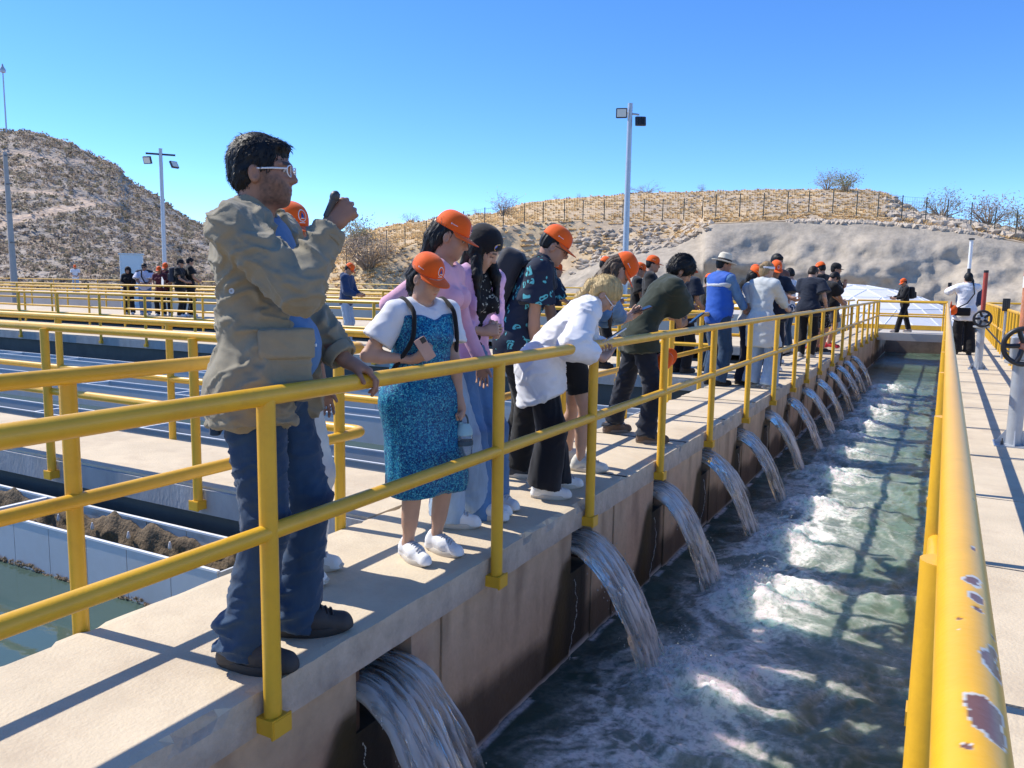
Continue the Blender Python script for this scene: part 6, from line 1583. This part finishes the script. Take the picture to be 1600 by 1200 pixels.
# ---- woman behind in denim jacket
mx, my = SHF(*G(905, 737)[:2], .05); yw = Y_(20); rr = float(np.hypot(mx, my))
person('woman with long brown hair, orange cap and denim jacket behind the blonde woman', mx, my, yw, H=1.64, fem=True, lean=.55, pelv=(0, -.12), head=(1.0, .0, .0), feet=FT((mx, my), yw, (893, 722), (912, 736), R_(8), R_(-5)), skin=sk_light, hair=('long', 'brown', (.07, .045, .03), dict(len=.26)), cap='orange', res=.0085,
       R=dict(w=W(975, 505, rr+.32), pole=(.5, -.5, -1), wd=(.6, .6, .4), curl=.7), L=dict(w=W(985, 495, rr+.45), pole=(-.5, -.3, -1), wd=(.5, .4, .5), curl=.7),
       top=('shirt', denim('mid'), dict(g=.026, sleeve=1.8, cuff=.05, hem=-.06)), bottom=('shorts', cloth('shorts_black', (.01, .01, .011)), dict(len=.72)), shoes=('runner', (.62, .60, .55), 'sole'))
phone(W(1003, 484, rr+.45), (.75, .5, .35), (-.4, -.4, .8), 'phone in a brown case held by the woman in the denim jacket', (.10, .05, .04))
# ---- man in olive T-shirt
mx, my = SHF(*G(985, 690)[:2], .14); yw = Y_(34); rr = float(np.hypot(mx, my))
person('man in a dark olive T-shirt leaning with his forearms on the rail', mx, my, yw, H=1.68, build=1.0, lean=.60, pelv=(0, -.10), head=(.62, -.12, 0), feet=FT((mx, my), yw, (958, 676), (1012, 692), R_(12), R_(-12)), skin=sk_mid, hair=('short', 'black', (.008, .008, .008), dict(t=.024, lock=.007)), res=.0078,
       R=dict(w=W(1062, 512, rr+.28), pole=(.4, -.6, -1), wd=nrm(W(1082, 500, rr+.36)-W(1062, 512, rr+.28)), n=(-.8, 0, .4), curl=.7), L=dict(w=W(1052, 502, rr+.70), pole=(-.5, -.6, -1), wd=(.7, .5, .1), curl=.6),
       top=('tee', cloth('tee_olive', (.030, .038, .026), .9), dict(g=.030, sleeve=.80, hem=-.14, cuff=.080, amp=.009, freq=7)), bottom=('jeans', denim('navy'), dict(wide=.022, g=.018, stack=True, amp=.010)), shoes=('sneaker', (.13, .085, .06), 'solet'))
phone(W(1088, 497, rr+.38), (.55, .5, .55), (-.6, -.4, .6), 'dark blue phone held over the rail by the man in olive', (.02, .03, .06), 1.05)
cp_ = thing('hanging_cap', 'orange cap hanging from the belt of the man in olive', 'cap', tuple(W(1036, 565, rr+.10)), 0)
cp_.rotation_euler = (R_(70), R_(50), R_(20))
o_ = obj('crown', CAP[0], None, cp_); o_.scale = (.85,)*3; obj('brim', CAP[1], None, o_); obj('emblem', CAP[2], M['emb_w'], o_)
# ---- the farther visitors on the walkways
blk = ('short', 'black', (.010, .009, .009))
dk = lambda k, c: cloth(k, c, .88)
def far(label, px, py, y, face, top, bottom, z=0., H=None, dx=0, **k):
    x_, y_, h_ = HP(px, py, y, z)
    k.setdefault('hair', blk); k.setdefault('res', .0155); k.setdefault('skin', sk_mid); k.setdefault('face', True)
    k.setdefault('R', dict(p=(.10, .26, 1.06), pole=(.8, -.6, -.6), d=(-.5, .7, .3), curl=.7)); k.setdefault('L', dict(p=(-.10, .26, 1.04), pole=(-.8, -.6, -.6), d=(.5, .7, .3), curl=.7))
    return person(label, x_+dx, y_, Y_(face), H=H or h_-(.015 if k.get('cap') else 0)+.10*max(0, k.get('lean', 0)), top=top, bottom=bottom, z=z, **k)
NV = ('tee', dk('tee_navy', (.012, .018, .034)), dict(g=.026, sleeve=.7, hem=-.14, amp=.008, cuff=.075)); BK = ('tee', dk('tee_black', (.011, .011, .012)), dict(g=.024, sleeve=.65, hem=-.13, amp=.008, cuff=.072))
TRB = ('pants', dk('trousers_dark', (.010, .010, .012)), dict(wide=.02, g=.018)); JM = ('jeans', denim('mid'), dict(wide=.025)); JL = ('jeans', denim('light'), dict(wide=.045, g=.02)); JD = ('jeans', denim('dark'), dict(wide=.02)); JN = ('jeans', denim('navy'), dict(wide=.02))
BSH = ('sneaker', (.02, .02, .022), 'soleb'); WSH = ('sneaker', (.7, .7, .7), 'sole')
J = far('man in a navy T-shirt and orange cap behind the print shirt man, arms folded', 868, 411, 12.4, 20, NV, TRB, cap='orange', head=(.1, .1, 0), shoes=BSH)
far('visitor with only an orange cap and dark hair showing behind the brown haired woman', 944, 402, 12.0, 30, BK, TRB, cap='orange', head=(.3, 0, 0), shoes=BSH)
far('man in a black T-shirt and orange cap behind the man in olive', 1018, 400, 11.9, 15, BK, TRB, cap='orange', head=(.12, 0, 0), shoes=BSH)
far('visitor with an orange cap half hidden left of the man in the black T-shirt', 998, 411, 12.9, 20, BK, JD, cap='orange', head=(.2, 0, 0), shoes=BSH)
person('person in dark shirt and trousers behind the man in olive, cap peeking over', -3.55, 12.05, Y_(60), H=1.70, lean=.12, head=(.3, 0, 0), skin=sk_mid, hair=blk, cap='orange', res=.0155, top=NV, bottom=TRB, shoes=('boot', (.05, .04, .035), 'soleb'), R=dict(p=(.1, .3, 1.05)), L=dict(p=(-.1, .3, 1.05)))
# vest man
def vest_x(J):
    S_ = SDF(); c = J['chest']+J['U2']*.045; J['torso'](S_, .018+.014+.006, 1.02)
    S_.p = [(t, op, k, lo, hi, pr, cl+((c+J['U2']*.022, J['U2']), (c-J['U2']*.022, -J['U2']), (J['P']-J['F2']*.02, J['F2']))) for t, op, k, lo, hi, pr, cl in S_.p]
    J['garment']('reflective_stripe', S_, cloth('reflective', (.45, .47, .50), .5), 0)
mx, my = G(1122, 602)[:2]; rr = float(np.hypot(mx, my))
person('man in a straw hat and blue safety vest seen from behind', mx-.05, my, Y_(52), H=1.74, build=1.12, lean=.06, head=(.2, -.35, 0), skin=sk_dark, hair=blk, cap='straw', res=.0125, belly=.2,
       R=dict(w=W(1168, 492, rr+.10), pole=(.7, -.8, -.3), wd=(.8, .2, .2)), L=dict(p=(-.2, .25, 1.0)),
       top=('shirt', denim('mid'), dict(g=.018, sleeve=1.75, vest=cloth('vest_blue', (.015, .09, .42), .7), collar=True, cuff=.05)), bottom=('jeans', denim('dark'), dict(wide=.03, g=.02)), shoes=BSH, extra=vest_x)
far('visitor mostly hidden behind the man in the blue vest, orange cap showing', 1108, 428, 12.6, 40, BK, JD, cap='orange', shoes=BSH)
mx, my = G(1164, 600)[:2]
person('woman in an orange cap with black hair, right beside the blue vest man', mx-.02, my, Y_(-5), H=1.60, fem=True, lean=.1, head=(.45, .2, 0), skin=sk_light, hair=('curtain', 'black', (.012, .010, .010), dict(len=.16, fwd=.02)), cap='orange', res=.0140, top=('tee', dk('tee_pale', (.50, .51, .50)), dict(g=.024, sleeve=.8)), bottom=('pants', dk('trousers_midnight', (.014, .016, .030)), dict(wide=.05)), shoes=BSH, R=dict(p=(.1, .3, 1.05)), L=dict(p=(-.1, .3, 1.02)))
def band_x(J):
    S_ = SDF(); hl, HR = J['hl'], J['HR']; S_.el(hl(0, -.016, .036), (.085, .106, .096), HR, .01, clips=((hl(0, 0, .065), HR @ np.array([0, -.35, 1])), (hl(0, 0, .025), HR @ np.array([0, .35, -1])))); J['garment']('headband', S_, cloth('tee_white', (.72, .72, .74)), 0, h=.007)
mx, my = G(1184, 606)[:2]; rr = float(np.hypot(mx, my))
person('woman in long pale grey shirt and light jeans with white headband, seen from behind', mx, my, Y_(60), H=1.66, fem=True, build=1.08, lean=.05, head=(.35, -.2, 0), skin=sk_light, hair=('bun', 'sandy', (.30, .20, .10)), res=.0125, R=dict(w=(-1.86, my+.35, 1.02), pole=(.6, -.8, -.2), wd=(.4, .7, -.2), curl=.7), L=dict(p=(-.2, .15, .9)),
       top=('shirt', dk('shirt_grey', (.50, .52, .51)), dict(g=.030, hem=-.36, sleeve=1.7, amp=.010, freq=6, cuff=.05, puff=.01)), bottom=('jeans', denim('light'), dict(wide=.055, g=.022, amp=.007)), shoes=('runner', (.25, .25, .27), 'sole'), extra=band_x, feet=((-.12, 0, .2), (.14, .06, -.5)))
far('man in a navy T-shirt with white print and orange cap facing the camera', 1212, 408, 13.2, -60, NV, JN, cap='orange', head=(.45, 0, 0), shoes=WSH, R=dict(w=(-1.86, 13.0, 1.03), pole=(.6, -1, 0), curl=.7))
far('tall black haired person in brown shirt and beige trousers behind the white print T-shirt', 1213, 398, 14.6, -40, ('tee', dk('shirt_brown', (.14, .07, .055)), dict(g=.022)), ('pants', dk('trousers_beige', (.48, .42, .34)), dict(wide=.03)), shoes=WSH)
far('visitor of whom an orange cap and dark hair show left of the white headband', 1181, 414, 12.7, 100, BK, JD, cap='orange', fem=True, hair=('long', 'black', (.012, .010, .010)), shoes=BSH)
mx, my = G(1258, 558)[:2]
person('person in a navy T-shirt and black trousers seen from behind', mx, my, Y_(75), H=1.76, build=1.12, lean=.18, head=(.5, -.2, 0), skin=sk_light, hair=('short', 'darkbrown', (.025, .018, .013)), res=.0140, top=NV, bottom=TRB, shoes=('sneaker', (.5, .48, .46), 'sole'), R=dict(p=(.26, .22, .98), d=(-.6, .5, -.3)), L=dict(p=(-.12, .25, 1.0)))
far('dark haired person looking left past the navy T-shirt back', 1236, 420, 17.3, 160, ('tee', dk('tee_white', (.72, .72, .74))), JD, head=(.3, 0, 0), shoes=WSH)
mx, my = G(1290, 552)[:2]
person('man in black T-shirt and white spotted shorts bent over the rail', mx-.10, my, Y_(40), H=1.74, lean=.45, pelv=(0, -.08), head=(.9, -.1, 0), skin=sk_mid, hair=blk, res=.0140, top=BK, bottom=('shorts', patterned('spotted_black', (.012, .012, .013), (.6, .6, .6), 26, .10), dict(len=.9)), shoes=('sneaker', (.03, .03, .03), 'sole'), R=dict(w=(-1.88, my+.30, 1.03), pole=(.4, -.5, -1), wd=(.6, .6, -.1), curl=.7), L=dict(w=(-1.92, my+.55, 1.03), pole=(-.4, -.5, -1), wd=(.6, .4, -.1), curl=.7))
far('man in black T-shirt and orange cap turned left beside the black cap', 1285, 410, 18.6, 150, BK, ('shorts', dk('shorts_grey', (.07, .065, .075)), dict(len=.9)), cap='orange', head=(.3, 0, 0), shoes=('sneaker', (.35, .02, .03), 'sole'))
x_, y_, h_ = HP(1305, 411, 19.2)
person('person in black with a black cap raising one hand', x_, y_, Y_(0), H=h_-.02, head=(.1, .2, 0), skin=sk_mid, hair=blk, cap='black', res=.0155, top=BK, bottom=('shorts', dk('shorts_grey', (.07, .065, .075)), dict(len=.9)), shoes=('sneaker', (.4, .02, .03), 'sole'), L=dict(w=W(1320, 447, math.hypot(x_, y_)+.0), pole=(0, .3, -1), d=(0, .1, 1), curl=.3), R=dict(p=(.2, .2, .95)))
# walker on the bridge slab
J = person('man in black with orange cap and backpack walking on the bridge slab', -1.15, 28.05, Y_(205), H=1.68, lean=.08, head=(.45, 0, 0), skin=sk_mid, hair=blk, cap='orange', res=.0155, top=('shirt', dk('tee_black', (.011, .011, .012)), dict(g=.024, sleeve=1.8)), bottom=TRB, shoes=('sneaker', (.33, .28, .26), 'sole'), feet=((-.10, .26, 0), (.10, -.22, 0, .01)), R=dict(p=(.1, .36, 1.12), d=(-.2, 1, .1), curl=.5), L=dict(p=(-.08, .36, 1.10), d=(.2, 1, .1), curl=.5))
backpack(J, (.012, .012, .014), 'black backpack on the man walking on the bridge slab', w_=.13, h_=.19)
c_ = np.array(J['Wm'] @ Vector((0, .50, 1.13))); phone(c_, (-.9, -.4, .15), (0, 0, 1), 'dark phone held by the man walking on the bridge slab')
# photographer on the right walkway
mx, my = G(1503, 554)[:2]; rr = float(np.hypot(mx, my))
J = person('man in a white shirt on the right walkway taking a photo, seen from behind', mx, my, Y_(100), H=1.70, lean=.0, head=(.0, .1, 0), skin=sk_light, hair=blk, res=.0140, feet=((-.13, 0, .1), (.13, 0, -.1)),
       L=dict(w=W(1479, 456, rr+.42), pole=(-1, -.2, -.8), d=(0, .3, 1), curl=.8), R=dict(w=W(1489, 460, rr+.45), pole=(1, -.2, -1), d=(-.3, .3, .8), curl=.8), top=('shirt', cloth('shirt_white', (.74, .74, .76)), dict(g=.030, hem=-.20, sleeve=1.9, amp=.010, freq=6, cuff=.045, puff=.015)), bottom=('pants', dk('trousers_dark', (.010, .010, .012)), dict(wide=.06, g=.02)), shoes=BSH)
phone(W(1484, 447, rr+.47), (0, 0, 1), (0, 1, .1), 'black phone raised by the man in the white shirt')
bgc = J['P']+np.array([-.10, -.20, -.02])
bg_ = thing('shoulder_bag', 'black shoulder bag hanging behind the man in the white shirt', 'bag', tuple(J['Wm'] @ Vector(bgc)), Y_(100))
S_ = SDF(); S_.bx((0, 0, 0), (.15, .045, .085), None, .03, .02); S_.bx((0, -.04, .03), (.14, .02, .055), None, .015, .005); V_, Q_ = S_.mesh(.009); obj('bag', np_mesh('bag', V_, Q_, True), cloth('strap_black', (.012, .012, .014)), bg_)
sp_ = [np.array((-.14, 0, .05))+bgc, J['waist']-J['F2']*.19+J['X2']*-.02, J['chest']-J['F2']*.175+J['X2']*.10, J['sh'][1]*.75+J['sh'][-1]*.25-J['F2']*.06+J['U2']*.10, J['sh'][1]*.75+J['sh'][-1]*.25+J['F2']*.10+J['U2']*.06]
MB().tube([p_-bgc for p_ in sp_], .013, 8).build('strap', cloth('strap_black', (.012, .012, .014)), bg_, True)
cp2 = thing('hanging_cap', 'orange cap hanging from the shoulder bag on the right walkway', 'cap', tuple(J['Wm'] @ Vector(bgc+np.array([-.20, -.02, .03]))), 0); cp2.rotation_euler = (R_(90), 0, R_(80))
o_ = obj('crown', CAP[0], None, cp2); obj('brim', CAP[1], None, o_)
far('person in a navy shirt just beyond the man in the white shirt', 1516, 439, 21.4, 80, ('shirt', dk('shirt_navy', (.03, .05, .10)), dict(g=.03, sleeve=1.8)), JN, build=1.15, shoes=BSH, H=1.62, head=(.5, .2, 0))
# blue hoodie
def hood_x(J):
    S_ = SDF(); c0 = J['neck']-J['F2']*.085-J['U2']*.005; S_.el(c0, (.115, .075, .07), np.stack([J['X2'], J['F2'], J['U2']], 1), .03); S_.el(J['neck']-J['U2']*-.02, (.10, .06, .045), None, .04); S_.rc(J['neck']-J['U2']*.05, J['hl'](0, -.02, .0), .06, .075, .01, op='s'); J['garment']('hood', S_, cloth('hoodie_blue', (.02, .045, .12)), .004)
person('person in a blue hoodie and orange cap looking down on the second crosswalk', -11.2, 13.2, Y_(20), H=1.70, lean=.08, head=(.6, 0, 0), skin=sk_mid, hair=blk, cap='orange', res=.0140, top=('hoodie', cloth('hoodie_blue', (.02, .045, .12)), dict(g=.034, sleeve=1.85, cuff=.05, puff=.012, amp=.009)), bottom=('jeans', denim('light'), dict(wide=.025)), shoes=WSH, R=dict(p=(.08, .30, 1.08), d=(-.2, .9, .2), curl=.6), L=dict(p=(-.08, .32, 1.06), d=(.2, .9, .2), curl=.6), extra=hood_x)
# the group at the far left
gy = 17.3; Gk = dict(z=.15, res=.0175, group='group standing behind the far left railing')
def hood2(J):
    S_ = SDF(); hl, HR = J['hl'], J['HR']; S_.el(hl(0, -.02, .02), (.10, .115, .125), HR, .02); S_.rc(hl(0, -.03, -.06), J['neck'], .085, .10, .04); S_.el(hl(0, .10, -.01), (.062, .09, .085), HR, .01, op='s'); J['garment']('hood', S_, dk('hood_black', (.014, .011, .012)), .003)
far('woman in a black hood and maroon black top behind the far left railing', 200, 418, 17.0, -55, ('hoodie', dk('hood_black', (.014, .011, .012)), dict(g=.035, sleeve=1.85, hem=-.25)), TRB, fem=True, extra=hood2, shoes=WSH, **Gk)
J = far('man in a white and navy raglan shirt with sunglasses behind the far left railing', 225, 412, 17.2, -50, ('tee', dk('tee_lilacwhite', (.60, .60, .70)), dict(g=.028, sleeve=.8, rag=dk('tee_navy', (.012, .018, .034)), cuff=.085)), JM, glasses='sun', build=1.15, shoes=WSH, **Gk)
MB().tube([J['P']+J['X2']*-.17+np.array([0, .06, .12]), J['waist']+J['F2']*.20-J['X2']*.05, J['chest']+J['F2']*.19+J['X2']*.05, J['sh'][1]*.7+J['sh'][-1]*.3+J['F2']*.08+J['U2']*.09], .02, 8).build('cross_strap', cloth('strap_black', (.012, .012, .014)), J['root'], True)
far('shorter visitor in an orange cap and dark red top in the far left group', 249, 424, 16.9, -60, ('tee', dk('tee_wine', (.10, .02, .03)), dict(g=.024)), TRB, cap='orange', fem=True, H=1.55, shoes=WSH, **Gk)
far('visitor in an orange cap and wine coloured shirt in the far left group', 259, 411, 17.3, -60, ('tee', dk('tee_wine', (.10, .02, .03)), dict(g=.024)), JN, cap='orange', head=(.4, 0, 0), shoes=WSH, **Gk)
c_ = HP(254, 441, 16.7); tag(MB().box((c_[0], c_[1], c_[2]), (.34, .012, .24), rotz(-.5) @ roty(.35)).build('paper_sheet', M['white']), 'white sheet of paper held up in the far left group', 'paper')
J = far('man with a black cap and grey backpack in the far left group', 280, 405, 17.0, 30, BK, TRB, cap='black', shoes=WSH, **Gk)
backpack(J, (.03, .035, .05), 'grey blue backpack on the man in the far left group', w_=.15, h_=.23)
far('black haired person in a black shirt at the right end of the far left group', 295, 403, 17.4, 60, BK, TRB, build=1.1, shoes=WSH, **Gk)
far('person in a white shirt and orange cap alone on the far raised platform', 117, 414, 34.5, -40, ('tee', dk('tee_white', (.72, .72, .74)), dict(g=.028)), JL, cap='orange', z=.25, res=.018, group='group standing behind the far left railing')
